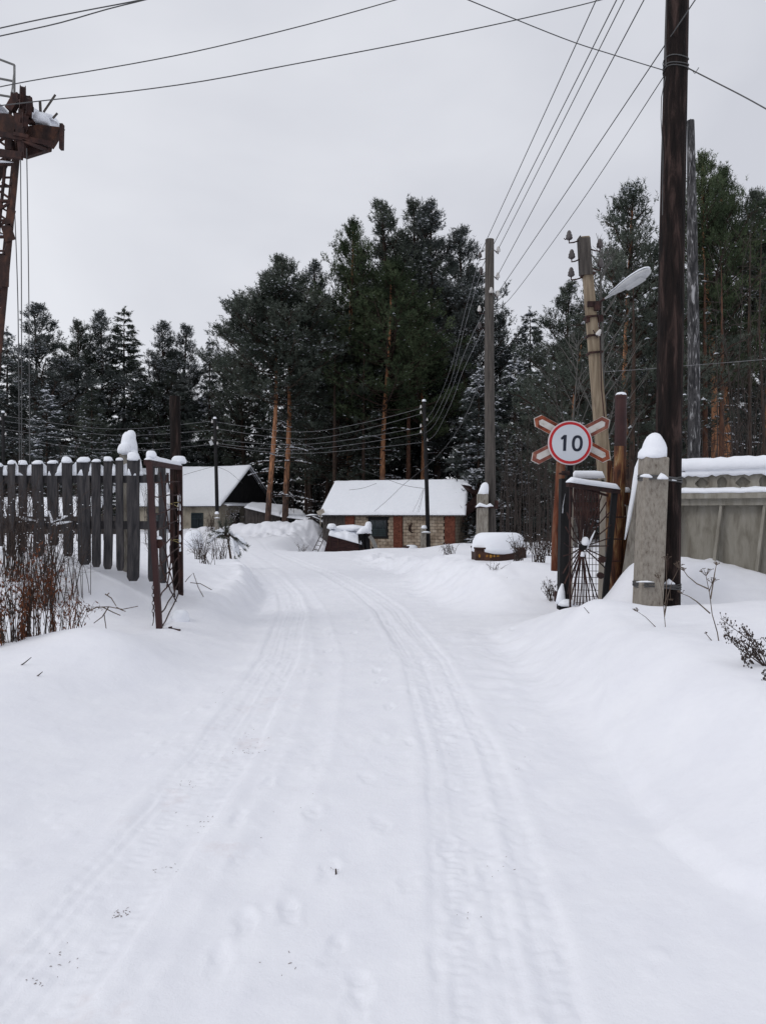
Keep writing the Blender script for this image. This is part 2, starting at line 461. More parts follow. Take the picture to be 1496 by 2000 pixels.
def bump2(x, y, cx, cy, rx, ry, h, p=1.0):
    return h * np.exp(-(((x - cx) / rx) ** 2 + ((y - cy) / ry) ** 2) ** p)

_cy = np.array([-30, 2, 5, 8, 12, 15, 20, 26, 31, 46, 60, 90])
_cx = np.array([-0.6, -0.37, -0.25, -0.3, -0.65, -1.15, -2.3, -3.9, -5.3, -8.6, -11.5, -20])
def road_c(y): return np.interp(y, _cy, _cx)

def hgt0(x, y):
    """snow surface without tracks"""
    c = road_c(y)
    wob = 0.25 * vnoise(x * 0 + 3.1, y * 0.35) + 0.12 * vnoise(x * 0 + 9.1, y * 1.1)
    h = np.zeros_like(x)
    # left side: soft bank near, plowed bank beyond the gate
    dl = (c - 1.25 + wob) - x
    near = np.interp(y, [-5, 3, 5, 7, 8.3, 9.5, 11, 14, 17, 19.5, 22, 30], [0.10, 0.14, 0.24, 0.34, 0.24, 0.26, 0.34, 0.46, 0.46, 0.36, 0.22, 0.15])
    wid = np.interp(y, [3, 8, 10, 12, 18, 30], [1.7, 1.3, 0.9, 0.55, 0.5, 1.6])
    h = h + near * ss(0, 1, dl / wid)
    # right side bank in front of the gate
    dr = x - (1.28 + 0.10 * (y < 0) + 0.5 * wob + 0.02 * (8 - np.clip(y, 0, 8)))
    nearr = np.interp(y, [-5, 3, 5, 7, 8, 9.0, 10.2, 11], [0.40, 0.44, 0.52, 0.60, 0.60, 0.42, 0.10, 0.05])
    h = h + nearr * ss(0, 1, dr / 1.0)
    # beyond the gate, right: low path then mounds
    h = h + np.interp(y, [11, 13.2, 18, 21, 26, 30, 36], [0, .50, .50, .30, .12, .10, 0]) * ss(0.1, 1.1, x - np.interp(y, [11, 15, 20, 26], [1.2, 0.5, 0.2, -1.2]))
    h = h + 0.22 * ss(20, 26, y) * ss(1.0, 3.5, x) * (1 - ss(30, 36, y)) + bump2(x, y, 2.3, 15.2, 1.3, 1.0, 0.05)
    h = h + bump2(x, y, 2.6, 13.6, 0.9, 0.9, 0.12) + bump2(x, y, 1.6, 17.5, 1.3, 1.2, 0.10) + bump2(x, y, 3.4, 16.0, 1.2, 1.2, 0.12)
    # named mounds
    h = h + bump2(x, y, -2.75, 7.0, 0.75, 0.62, 0.17) + bump2(x, y, -4.2, 6.7, 1.0, 0.6, 0.05)
    h = h + 0.46 * ss(-2.6, -4.0, x) * ss(8.4, 9.8, y) * (1 - ss(12, 16, y)) + 0.30 * ss(-3.6, -5.6, x) * ss(8.0, 9.6, y) * (1 - ss(12, 15, y))
    h = h + bump2(x, y, -2.9, 10.6, 0.7, 0.9, 0.10)
    h = h + bump2(x, y, 2.35, 8.0, 0.45, 0.5, 0.10)
    h = h + bump2(x, y, 3.22, 9.35, 0.36, 0.5, 0.62) + 0.36 * ss(3.4, 5.0, x) * ss(8.8, 11.6, y) * (1 - ss(13, 16, y))
    h = h + bump2(x, y, 4.7, 11.7, 1.1, 0.7, 0.34)
    xe = np.interp(y, [2.6, 2.9, 3.2, 3.6, 4.5, 5.5, 6.4], [2.0, 1.55, 1.41, 1.36, 1.42, 1.55, 1.85]) + 0.10 * vnoise(x * 0 + 5, y * 2.2) + 0.05 * vnoise(x * 5, y * 5)
    h = h + ss(0.0, 0.14, x - xe) * ss(2.4, 2.9, y) * (1 - ss(5.6, 6.6, y)) * (0.055 - 0.055 * ss(0.2, 1.3, x - xe)) - bump2(x, y, 1.75, 4.6, .28, 1.0, .05)
    h = h - bump2(x, y, 3.62, 8.55, 0.4, 0.35, 0.10)
    # far
    h = h - 1.15 * ss(30, 43, y) * ss(-6.2, -3.6, x - 0.0) * (1 - ss(9, 16, x))
    h = h - 0.10 * ss(18, 24, y) * (1 - ss(29, 34, y)) * ss(-6.0, -3.2, x) * (1 - ss(0, 1.5, x))
    h = h + bump2(x, y, -7.6, 51, 3.2, 1.5, 0.85) + bump2(x, y, -4.6, 52.5, 1.6, 1.4, 1.35) + bump2(x, y, -11.0, 52, 2.5, 1.5, 0.35)
    h = h + 0.30 * ss(-2.5, -5.5, x - c) * ss(17, 24, y) * (1 - ss(34, 50, y))
    # drifting relief
    off = np.clip(np.abs(x - c) - 1.0, 0, 2) / 2
    h = h + off * (0.14 * vnoise(x * 0.45 + 7, y * 0.4) + 0.05 * vnoise(x * 1.3, y * 1.2) + 0.018 * vnoise(x * 3.3, y * 3.1))
    chunk = ss(45, 49, y) * (1 - ss(54, 58, y)) * (x < 0) + 0.5 * ss(0.08, 0.3, h) * np.exp(-((dl - 0.25) / .6) ** 2) * ss(10, 11, y) * (1 - ss(24, 26, y)) + 0.5 * np.exp(-((x - np.interp(y, [11, 15, 20, 26], [1.5, 1.0, .6, -.6]) - .3) / .7) ** 2) * ss(12, 13, y) * (1 - ss(26, 30, y)) + .25 * np.exp(-(dr / .5) ** 2) * ss(5, 7, y) * (1 - ss(9.5, 10.5, y)) + .6 * bump2(x, y, 4.6, 11.9, 1.5, .6, 1.0)
    h = h + chunk * (0.30 * vnoise(x * 2.2, y * 2.2) + 0.20 * vnoise(x * 4.6, y * 4.6) + .05 * vnoise(x * 11, y * 11)) * 0.9
    return h

_prints = []
for k, (a, b) in enumerate([(885, 1525), (1010, 1500), (960, 1590), (870, 1650), (950, 1700), (800, 1720), (900, 1790), (860, 1870), (700, 1990 - 60), (690, 1980),
                            (740, 1610), (715, 1520), (745, 1440), (760, 1380), (745, 1330), (800, 1450), (805, 1350), (470, 1675), (465, 1600), (525, 1530), (425, 1880), (475, 1800),
                            (640, 1700), (735, 1310), (820, 1290), (770, 1270), (640, 1270), (690, 1235), (720, 1210), (1010, 1420), (1030, 1230), (1090, 1215), (1000, 1245), (560, 1780), (610, 1590), (655, 1850)]):
    if 1280 < b: _dd = F * EYE / (b - 1000)
    else: _dd = F * EYE / (b - 1000)
    _prints.append(((a - 748) / F * _dd, _dd, random.uniform(-0.3, 0.3), random.uniform(0.5, 1.0)))

def hgt(x, y):
    h = hgt0(x, y)
    c = road_c(y)
    u = x - c + 0.05 * vnoise(x * 0 + 1.3, y * 0.5)
    fade = (y < 60)
    rut = 0
    for lo, hi, ph in ((-1.03, -0.60, 0.0), (0.52, 1.02, 1.7)):
        band = ss(lo - 0.02, lo + 0.025, u + .02 * vnoise(x * 6, y * 6)) * (1 - ss(hi - 0.025, hi + 0.02, u + .02 * vnoise(x * 6 + 3, y * 6)))
        edge = np.exp(-((u - lo + 0.05) / 0.045) ** 2) + np.exp(-((u - hi - 0.05) / 0.045) ** 2)
        rut = rut - 0.013 * band * (0.8 + 0.5 * vnoise(x * 0 + ph, y * 0.9)) + 0.006 * edge * (0.8 + 0.9 * vnoise(u * 0 + ph, y * 2))
        rut = rut + band * (0.007 * vnoise(u * 16 + ph * 9, y * 0.35) + 0.006 * vnoise(u * 36 + ph * 5, y * 0.8) + 0.010 * vnoise(x * 26, y * 22) * (0.7 + vnoise(x * 2, y * 1.5)))
        tread = np.sin(y * 2 * math.pi / 0.052 + 20 * np.abs(u - lo - 0.1) + 2 * vnoise(u * 9, y * 3)) * ss(-0.12, 0.12, vnoise(u * 5 + ph * 3, y * 1.6)) * np.exp(-((u - lo - 0.10) / 0.035) ** 2)
        tread2 = np.sin(y * 2 * math.pi / 0.058 - 15 * np.abs(u - hi + 0.12) + 2 * vnoise(u * 8, y * 3)) * (ss(-0.15, 0.15, vnoise(u * 4 + 5, y * 1.3)) * np.exp(-((u - hi + 0.07) / 0.03) ** 2) + ss(0, 0.2, vnoise(u * 6 + 8, y * 1.9)) * np.exp(-((u - hi + 0.24) / 0.03) ** 2))
        rut = rut + 0.0030 * (tread + tread2) * (y < 5.5)
    # faint second pass of wheels that swings off to the side
    u2 = x - c - 0.28 - 0.10 * np.sin(y * 0.33)
    for q in (-0.62, 0.36):
        rut = rut - 0.010 * np.exp(-((u2 - q) / 0.09) ** 2) + 0.005 * np.exp(-((np.abs(u2 - q) - 0.15) / 0.04) ** 2)
    inroad = ss(-1.9, -1.3, u) * (1 - ss(1.2, 1.7, u))
    rut = rut + inroad * (0.010 * vnoise(x * 2.1, y * 1.3) + 0.010 * vnoise(x * 7, y * 5) + 0.006 * vnoise(x * 22, y * 17) * (.5 + vnoise(x, y)))
    clod = np.clip(vnoise(x * 11 + 4, y * 9) * vnoise(x * 4, y * 3 + 5) * 4 - 0.25, 0, 1)
    rut = rut + 0.020 * clod * inroad * (vnoise(x * 1.2 + 4, y * 0.7) > 0.02)
    h = h + rut * fade
    h = h + 0.006 * (1 - inroad) * vnoise(x * 6, y * 6) + 0.004 * (1 - inroad) * vnoise(x * 17, y * 15)
    return h

def add_prints(x, y, h):
    for (px_, py_, a, s) in _prints:
        m = (np.abs(x - px_) < 0.4) & (np.abs(y - py_) < 0.5)
        if not m.any(): continue
        dx, dy = x[m] - px_, y[m] - py_
        ca, sa = math.cos(a), math.sin(a)
        dx = dx + .035 * vnoise(x[m] * 14, y[m] * 14); dy = dy + .05 * vnoise(x[m] * 11 + 5, y[m] * 11)
        q = ((dx * ca + dy * sa) / 0.040) ** 2 + ((-dx * sa + dy * ca) / 0.105) ** 2
        h[m] += s * (-0.011 * np.exp(-q ** 3) * (1 + .9 * vnoise(x[m] * 40, y[m] * 40)) + 0.010 * np.clip(vnoise(x[m] * 12, y[m] * 12) + .25, 0, 1) * np.exp(-(np.sqrt(q) - 1.4) ** 2 / 0.12))
    return h

def axis(lim, fine, step, g, tail):
    out = [0.0]
    while out[-1] < lim:
        s = max(step, g * (out[-1] - fine) + step if out[-1] > fine else step)
        out.append(out[-1] + s)
    return out
_px = axis(40, 1.3, 0.013, 0.016, None)
_px += [50, 65, 90, 130, 200, 300, 450]
_nx = axis(40, 1.6, 0.013, 0.016, None) + [50, 65, 90, 130, 200, 300, 450]
gx = np.array([-v for v in _nx[::-1]][:-1] + _px)
_y = [2.05]
while _y[-1] < 70: _y.append(_y[-1] + max(0.012, 0.0060 * _y[-1] - 0.010))
gy = np.array([-60, -40, -25, -15, -9, -6, -4, -3, -2, -1.2, -0.6, 0, 0.4, 0.7, 1, 1.2, 1.4, 1.55, 1.7, 1.8, 1.9, 1.98] + _y + [75, 82, 90, 100, 120, 150, 200, 300, 500, 800])
GX, GY = np.meshgrid(gx, gy)
GH = add_prints(GX, GY, hgt(GX, GY))
V = np.stack([GX.ravel(), GY.ravel(), GH.ravel()], 1)
nxn, nyn = len(gx), len(gy)
idx = np.arange(nxn * nyn).reshape(nyn, nxn)
Q = np.stack([idx[:-1, :-1].ravel(), idx[:-1, 1:].ravel(), idx[1:, 1:].ravel(), idx[1:, :-1].ravel()], 1)
gm = np_mesh('snow_ground', V, Q, ['snow'], smooth=True)
go = inst('snow_ground', gm, kind='structure')
go['label'] = 'deep snow cover with a packed wheel track curving away to the left'

def gz(x, y):
    return float(hgt0(np.array([float(x)]), np.array([float(y)]))[0])

# ------------------------------------------------------------------ trees
def stamp(Pn, Dn, ln, bl, bw, K, spread=0.85):
    """K needle blades round each shoot"""
    N = len(Pn)
    Rd = rng.normal(size=(N, K, 3)); Rd /= np.linalg.norm(Rd, axis=2, keepdims=True)
    d = Dn[:, None, :] * 0.75 + Rd * spread
    d /= np.linalg.norm(d, axis=2, keepdims=True)
    u = rng.random((N, K, 1))
    base = Pn[:, None, :] + Dn[:, None, :] * ln[:, None, None] * u
    L = bl * (0.7 + 0.6 * rng.random((N, K, 1)))
    tip = base + d * L
    w = np.cross(d, rng.normal(size=(N, K, 3))); w /= (np.linalg.norm(w, axis=2, keepdims=True) + 1e-9)
    w *= bw
    Vt = np.stack([base - w, base + w, tip], 2).reshape(-1, 3)
    T = np.arange(len(Vt)).reshape(-1, 3)
    return Vt, T

def lumps(Pn, sx, sz):
    """small pyramids of snow sitting on the shoots"""
    N = len(Pn)
    a = rng.random(N) * math.pi
    sx = sx * (0.6 + 0.8 * rng.random(N))
    offs = []
    for k in range(4):
        an = a + k * math.pi / 2
        offs.append(np.stack([np.cos(an) * sx, np.sin(an) * sx * 0.8, -0.15 * sx + rng.normal(0, 0.15, N) * sx], 1))
    offs.append(np.stack([np.zeros(N), np.zeros(N), sz * (0.6 + 0.8 * rng.random(N))], 1))
    Vt = (Pn[:, None, :] + np.stack(offs, 1)).reshape(-1, 3)
    b = (np.arange(N) * 5)[:, None]
    T = np.concatenate([b + np.array([[0, 1, 4]]), b + np.array([[1, 2, 4]]), b + np.array([[2, 3, 4]]), b + np.array([[3, 0, 4]])], 0)
    return Vt, T

def join(parts):
    Vs, Ts, mi, o = [], [], [], 0
    for Vt, T, m in parts:
        Vs.append(Vt); Ts.append(T + o); mi.append(np.full(len(T), m)); o += len(Vt)
    return np.concatenate(Vs), np.concatenate(Ts), np.concatenate(mi)

def pine_parts(H, zb, Rm, limbs, per, tufts, seed, snow=0.35, bl=0.21, bw=0.022, K=11, peak=0.35, dead=8, lean=0.0, bend=0.3):
    """Scots pine: bare stem, ascending limbs, upright shoot tufts"""
    rd = random.Random(seed)
    tr = MB(); br = MB()
    def stem(z):
        t = z / H
        return Vector((lean * t * t * H + bend * math.sin(t * 5 + seed), bend * math.cos(t * 4 + seed * 2) - bend * math.cos(seed * 2), z)) - Vector((bend * math.sin(seed), 0, 0)) * (1 - t)
    r0 = 0.013 * H
    zs = [H * i / 14 for i in range(15)]
    tr.tube([stem(z) - Vector((0, 0, 0.6 if z == 0 else 0)) for z in zs], [max(0.03, r0 * (1 - 0.8 * (z / H) ** 0.9)) * (1.25 if z == 0 else 1) for z in zs], 9, caps=False)
    pos, dirs, lens = [], [], []
    limbs = int(limbs * 1.45)
    for i in range(limbs):
        s = (i + rd.random()) / limbs
        z = zb + (H - zb) * s ** 0.95
        sp = s
        prof = (min(1, (sp + 0.14) / peak) ** 0.5) * (1 - max(0, sp - peak) / (1.03 - peak)) ** 1.0
        L = Rm * prof * rd.uniform(0.5, 1.2)
        az = rd.uniform(0, 2 * math.pi)
        el = R(rd.uniform(-6, 20) + 46 * sp)
        dxy = Vector((math.cos(az), math.sin(az), 0))
        b0 = stem(z)
        cur = rd.uniform(0.12, 0.30)
        droop = rd.uniform(0.0, 0.12) * (1 - sp)
        pts = []
        sidew = Vector((-dxy.y, dxy.x, 0)) * rd.uniform(-0.12, 0.12)
        for k in range(6):
            t = k / 5
            pts.append(b0 + dxy * L * t * math.cos(el) + sidew * L * t * t * 1.5 + Vector((0, 0, L * (math.sin(el) * t + cur * t * t - droop * math.sin(t * 3)))))
        br.tube(pts, [max(0.012, 0.012 * L + 0.03) * (1 - 0.75 * k / 5) for k in range(6)], 4, caps=False)
        for j in range(max(3, int(per * 1.45 * L / Rm))):
            t = rd.uniform(0.12, 1.0) ** 0.75
            fi = min(4, int(t * 5)); ft = t * 5 - fi
            p0 = pts[fi].lerp(pts[fi + 1], ft)
            sd = Vector((-dxy.y, dxy.x, 0)) * rd.choice((-1, 1))
            sl = L * 0.36 * (1.15 - 0.6 * t) * rd.uniform(0.6, 1.2) + 0.12 + 0.2 * (1 - sp)
            d = (dxy * rd.uniform(0.2, 0.9) + sd * rd.uniform(0.2, 1.0) + Vector((0, 0, rd.uniform(0.0, 0.65) + 0.5 * sp))).normalized()
            p1 = p0 + d * sl
            if per and j % 2 == 0: br.tube([p0, p0.lerp(p1, 0.5) + Vector((0, 0, -0.04 * sl)), p1], [0.022, 0.016, 0.008], 3, caps=False)
            for q in range(tufts):
                w = rd.uniform(0.25, 1.0)
                pp = p0.lerp(p1, w) + Vector((rd.gauss(0, 0.15), rd.gauss(0, 0.15), rd.gauss(0, 0.1) + 0.03))
                dd = (d * 0.7 + Vector((rd.gauss(0, 0.3), rd.gauss(0, 0.3), 0.8 + 0.8 * sp))).normalized()
                pos.append(pp); dirs.append(dd); lens.append(rd.uniform(0.25, 0.55) * (0.8 + 0.7 * sp) * bl / .26)
    # leader
    for q in range(14):
        pp = stem(H) + Vector((rd.gauss(0, 0.10), rd.gauss(0, 0.10), rd.uniform(-1.6, 0.3)))
        pos.append(pp); dirs.append(Vector((rd.gauss(0, .2), rd.gauss(0, .2), 1)).normalized()); lens.append(0.35)
    dsn = []
    # dead branches below the crown
    for i in range(dead):
        z = rd.uniform(0.22, 1.0) * zb
        az = rd.uniform(0, 6.28); L = rd.uniform(0.6, 2.8)
        dxy = Vector((math.cos(az), math.sin(az), 0)); b0 = stem(z)
        br.tube([b0 + dxy * L * t + Vector((0, 0, L * (0.25 * t - 0.35 * t * t) + rd.gauss(0, 0.06))) for t in (0, .3, .6, 1)], [0.05, 0.038, 0.025, 0.01], 4, caps=False)
        for q in range(int(L * 9)):
            t = rd.random(); dsn.append(tuple(b0 + dxy * L * t + Vector((0, 0, L * (0.25 * t - 0.35 * t * t) + 0.04))))
    Pn = np.array([tuple(p) for p in pos]); Dn = np.array([tuple(p) for p in dirs]); ln = np.array(lens)
    V1, T1 = stamp(Pn, Dn, ln, bl, bw, K)
    cl = np.sin(Pn[:, 0] * 1.9 + seed) * np.cos(Pn[:, 1] * 1.7) + np.sin(Pn[:, 2] * 1.4 + seed)
    m = rng.random(len(Pn)) < snow * np.clip(0.55 + 0.8 * cl, 0.02, 2)
    SP = Pn[m] + Dn[m] * ln[m][:, None] * 0.4 + np.array([0, 0, 0.03])
    if dsn: SP = np.concatenate([SP, np.array(dsn)])
    V2, T2 = lumps(SP, 0.085, 0.05)
    return tr, br, join([(V1, T1, 0), (V2, T2, 1)])

def spruce_parts(H, Rm, whorls, per, tufts, seed, snow=0.5, zb=1.0, bl=0.24, bw=0.03, K=9, slump=0.35, ragged=0.2):
    """Norway spruce: tiers of drooping boughs with snow lying on them"""
    rd = random.Random(seed)
    tr = MB(); br = MB()
    tr.tube([(0, 0, -0.6), (0, 0, H * 0.4), (0, 0, H * 0.8), (0, 0, H)], [0.012 * H, 0.009 * H, 0.004 * H, 0.01], 7, caps=False)
    pos, dirs, lens, sp_ = [], [], [], []
    for i in range(whorls):
        s = (i + 0.5) / whorls
        z = zb + (H - zb) * s
        for j in range(per if s < 0.9 else 4):
            az = rd.uniform(0, 6.28)
            L = (Rm * (1 - s) ** 0.85 + 0.12) * rd.uniform(1 - ragged * 1.6, 1 + ragged)
            dxy = Vector((math.cos(az), math.sin(az), 0)); sd = Vector((-dxy.y, dxy.x, 0))
            el = 0.5 * (s - 0.35) + rd.uniform(-0.08, 0.08)
            pts = [Vector((0, 0, z)) + dxy * L * t + Vector((0, 0, L * (el * t - slump * (t * t) * (1.1 - s) + 0.16 * t ** 4))) for t in (0, .25, .5, .75, 1)]
            br.tube(pts, [0.035, 0.028, 0.02, 0.014, 0.006], 3, caps=False)
            n = max(4, int(tufts * (L / Rm + 0.15)))
            for q in range(n):
                t = rd.uniform(0.12, 1.0) ** 0.75
                fi = min(3, int(t * 4)); p0 = pts[fi].lerp(pts[fi + 1], t * 4 - fi)
                wdt = 0.33 * L * (1.05 - t) + 0.10
                o = rd.uniform(-1, 1)
                pp = p0 + sd * o * wdt + Vector((0, 0, -abs(o) * wdt * 0.35 + rd.gauss(0, 0.05)))
                dd = (dxy * 0.9 + sd * o * 0.8 + Vector((0, 0, rd.gauss(-0.25, 0.25)))).normalized()
                pos.append(pp); dirs.append(dd); lens.append(rd.uniform(0.2, 0.45)); sp_.append(0.4 + t)
    for q in range(10):
        pos.append(Vector((rd.gauss(0, .04), rd.gauss(0, .04), H + rd.uniform(-0.8, 0.3)))); dirs.append(Vector((rd.gauss(0, .4), rd.gauss(0, .4), 1)).normalized()); lens.append(0.2); sp_.append(0.3)
    Pn = np.array([tuple(p) for p in pos]); Dn = np.array([tuple(p) for p in dirs]); ln = np.array(lens)
    V1, T1 = stamp(Pn, Dn, ln, bl, bw, K, 0.6)
    cl = np.sin(Pn[:, 0] * 1.7 + seed) * np.cos(Pn[:, 1] * 1.5) * np.sin(Pn[:, 2] * 0.9 + seed)
    m = rng.random(len(Pn)) < snow * np.array(sp_) * np.clip(0.45 + 2.2 * cl, 0.03, 2)
    V2, T2 = lumps(Pn[m] + Dn[m] * ln[m][:, None] * 0.5 + np.array([0, 0, 0.05]), 0.17, 0.07)
    return tr, br, join([(V1, T1, 0), (V2, T2, 1)])

TREE = {}
def register(key, parts, needles, bark):
    tr, br, (V_, T_, mi) = parts
    def mk(mb, nm, mat):
        me = bpy.data.meshes.new(nm); me.from_pydata(mb.v, [], mb.f); finish(me, mat, True); me.update(); return me
    TREE[key] = (mk(tr, 'trunk', bark), mk(br, 'branches', 'barklow'), np_mesh('crown', V_, T_, [needles, 'snow_tree'], mi))

register('pineA', pine_parts(24, 9.5, 4.4, 72, 13, 6, 3, snow=0.04, dead=12), 'needle_green', 'barkorange')
register('pineB', pine_parts(22, 11, 3.6, 58, 13, 6, 5, snow=0.30, dead=12, bend=0.35), 'needle_dark', 'barkorange')
register('pineC', pine_parts(24, 5.5, 4.6, 74, 13, 6, 8, snow=0.28, dead=8, peak=0.3), 'needle_dark', 'barklow')
register('pineD', pine_parts(24, 6, 4.1, 64, 13, 6, 13, snow=0.75, dead=8, peak=0.35), 'needle_blue', 'barklow')
register('pineE', pine_parts(13, 2.2, 3.3, 64, 14, 7, 21, snow=0.08, dead=5, peak=0.3, bl=.13, bw=.014), 'needle_dark', 'barkorange')
register('spruceA', spruce_parts(20, 3.6, 34, 8, 36, 4, snow=0.48), 'needle_dark', 'barklow')
register('spruceB', spruce_parts(20, 2.9, 32, 8, 28, 9, snow=0.34, ragged=0.28), 'needle_blue', 'barklow')
register('spruceC', spruce_parts(14, 3.2, 26, 8, 30, 15, snow=0.8, slump=0.55), 'needle_blue', 'barklow')
H0 = dict(pineA=24, pineB=22, pineC=24, pineD=24, pineE=13, spruceA=20, spruceB=20, spruceC=14)

def tree(key, px, top, D, label, wide=1.0, rz=None, base=None, lean=(0, 0), name=None, group=None):
    x = (px - 748) / F * D
    b = gz(x, D) if base is None else base
    zt = EYE + (1000 - top) / F * D
    s = (zt - b) / H0[key]
    o = thing(name or ('pine_tree' if key.startswith('pine') else 'spruce_tree'), (x, D, b), label, 'tree', group)
    o.rotation_euler = (R(lean[0]), R(lean[1]), 0)
    rz = random.uniform(0, 6.28) if rz is None else rz
    for nm, me in zip(('trunk', 'branches', 'crown'), TREE[key]):
        inst(nm, me, o, rot=(0, 0, rz), scale=((s, s, s) if nm == 'trunk' else (s * wide, s * wide, s)), kind=None if nm == 'trunk' else 'stuff')
    return o

G = 'forest trees behind the buildings'
tl = [
 # left of the house
 ('spruceA', -70, 655, 60, 'snowy spruce at the far left edge beyond the crane mast', 1.16),
 ('spruceB', 15, 645, 66, 'dark spruce behind the crane cables at the left edge', 1.10),
 ('pineD', 62, 603, 62, 'tall snowy pine behind the hanging crane cables', 1.71),
 ('spruceC', 92, 760, 48, 'low spruce with heavy snow on its boughs behind the picket fence', 1.15),
 ('pineC', 145, 636, 66, 'dark pine between the tall cable pine and the pointed spruce', 1.50),
 ('pineD', 203, 620, 68, 'snow dusted pine just left of the pointed spruce', 1.36),
 ('spruceA', 243, 606, 69, 'pointed dark spruce with snowy boughs, highest left of the house', 1.21),
 ('pineD', 312, 636, 71, 'snow dusted pine above the left end of the house roof', 1.45),
 ('pineD', 366, 642, 72, 'frosted pine leaning slightly above the house roof', 1.28),
 ('spruceB', 410, 664, 70, 'thin pointed spruce in the gap left of the orange trunks', 0.80),
 ('pineC', 335, 700, 71, 'green mid height pine behind the black gate post', 1.58),
 ('spruceA', 180, 760, 54, 'bushy snowy spruce behind the picket fence', 1.37),
 ('spruceC', 425, 790, 74, 'snow laden young spruce behind the thin dark pole', 1.30),
 # centre left
 ('pineB', 522, 540, 55, 'orange trunked pine left of its twin beside the low shed', 1.44),
 ('pineB', 557, 512, 56, 'orange trunked pine right of its twin beside the low shed', 1.31),
 ('pineC', 482, 590, 69, 'broad dark pine left of the twin orange trunks', 1.20),
 ('pineD', 608, 520, 66, 'snowy pine filling the dip right of the twin orange trunks', 1.08),
 ('pineC', 637, 590, 64, 'dark pine low between the twin trunks and the big pines', 1.28),
 # centre
 ('pineA', 690, 450, 64, 'green pine on the left shoulder of the tall central group', 1.06),
 ('pineA', 750, 520, 58, 'stout orange trunked green pine right behind the brick building roof', 1.56),
 ('spruceB', 705, 560, 71, 'dark spruce hidden low inside the central pine group', 1.4),
 ('pineC', 742, 412, 68, 'tall dark pine at the left of the highest tops', 1.36),
 ('pineC', 797, 408, 70, 'tallest dark pine of the central group', 1.44),
 ('pineD', 848, 414, 68, 'frosted pine at the right of the highest tops', 1.40),
 ('pineD', 893, 462, 66, 'frosted pine on the right shoulder of the central group', 1.32),
 ('pineA', 820, 600, 60, 'green pine behind the dark pole by the brick building', 1.25),
 ('pineC', 650, 640, 60, 'dark green pine above the left end of the brick building', 1.76),
 ('pineD', 915, 560, 62, 'snowy pine directly left of the grey wooden pole', 1.24),
 ('spruceC', 935, 720, 52, 'snow laden spruce behind the grey wooden pole', 1.10),
 ('spruceC', 1005, 700, 56, 'snow laden spruce right of the grey wooden pole', 1.10),
 # right
 ('pineD', 975, 626, 66, 'small topped pine just right of the grey wooden pole', 0.93),
 ('spruceB', 1035, 607, 62, 'pointed dark spruce between the grey pole and the leaning lamp pole', 1.15),
 ('pineC', 1085, 680, 62, 'low dark pine above the round speed sign', 1.36),
 ('pineC', 1120, 560, 46, 'dark pine above and left of the round speed sign', 1.30),
 ('pineC', 1205, 500, 44, 'dense dark pine behind the slender leafless tree', 1.30),
 ('pineD', 1270, 620, 38, 'snowy pine low behind the red pipe post', 1.30),
 ('pineE', 1225, 386, 27, 'big open crowned pine behind the street lamp', 1.10),
 ('pineE', 1140, 600, 33, 'dark pine low behind the leaning lamp pole', 0.99),
 ('pineD', 1300, 560, 40, 'snowy pine behind the thick dark pole', 1.55),
 ('pineA', 1388, 310, 31, 'tall green pine right of the silver dead pole', 0.94),
 ('pineA', 1425, 345, 34, 'green pine with dark stem above the concrete wall', 0.88),
 ('pineB', 1485, 385, 33, 'dark stemmed pine at the right edge above the wall', 0.99),
 ('pineC', 1560, 330, 34, 'dark pine whose crown leans in at the right edge', 0.88),
]
for i, t in enumerate(tl):
    k, px, top, D, lab, wd = t
    tree(k, px, top, D, lab, wd, base=(-0.2 if D > 40 else None), rz=i * 1.37)

# the wood behind: one mass, too dense to count
def forest():
    parts = []; o = 0; Vs, Ts, ms = [], [], []
    base = []
    for sd in range(4):
        _, _, (V_, T_, mi) = spruce_parts(19, 3.6, 22, 7, 12, 40 + sd, snow=0.07, bl=0.5, bw=0.075, K=7, zb=0.4)
        base.append((V_, T_, mi))
    rd = random.Random(5)
    spots = []
    for row, (D, n) in enumerate(((72, 26), (78, 26), (84, 34), (92, 36))):
        for i in range(n):
            px = -260 + (i + rd.uniform(-0.3, 0.3)) * 2000 / n
            lim = np.interp(px, [-300, 0, 430, 470, 640, 900, 960, 1080, 1200, 1500, 1800], [690, 690, 730, 640, 600, 560, 720, 740, 640, 560, 560])
            spots.append((px, (lim if row < 2 else 800) + rd.uniform(0, 90), D + rd.uniform(-3, 3)))
    for i in range(16):        # nearer trees behind the concrete wall
        px = 1080 + (i + rd.uniform(-0.3, 0.3)) * 38
        spots.append((px, rd.uniform(690, 800), rd.uniform(44, 54)))
    for (px, top, D) in spots:
        Vb, Tb, mb_ = base[rd.randrange(4)]
        x = (px - 748) / F * D; H = (1000 - top) / F * D + EYE + 0.3
        s = H / 19; a = rd.uniform(0, 6.28); w = s * rd.uniform(1.0, 1.35)
        ca, sa = math.cos(a), math.sin(a)
        Vn = np.stack([(Vb[:, 0] * ca - Vb[:, 1] * sa) * w + x, (Vb[:, 0] * sa + Vb[:, 1] * ca) * w + D, Vb[:, 2] * s - 0.3], 1)
        Vs.append(Vn); Ts.append(Tb + o); ms.append(mb_); o += len(Vn)
    me = np_mesh('forest', np.concatenate(Vs), np.concatenate(Ts), ['needle_blue', 'snow_tree'], np.concatenate(ms))
    f = inst('background_forest', me, kind='stuff')
    tag(f, 'dense dark snowy wood filling the gaps behind the nearer trees', 'forest')
forest()

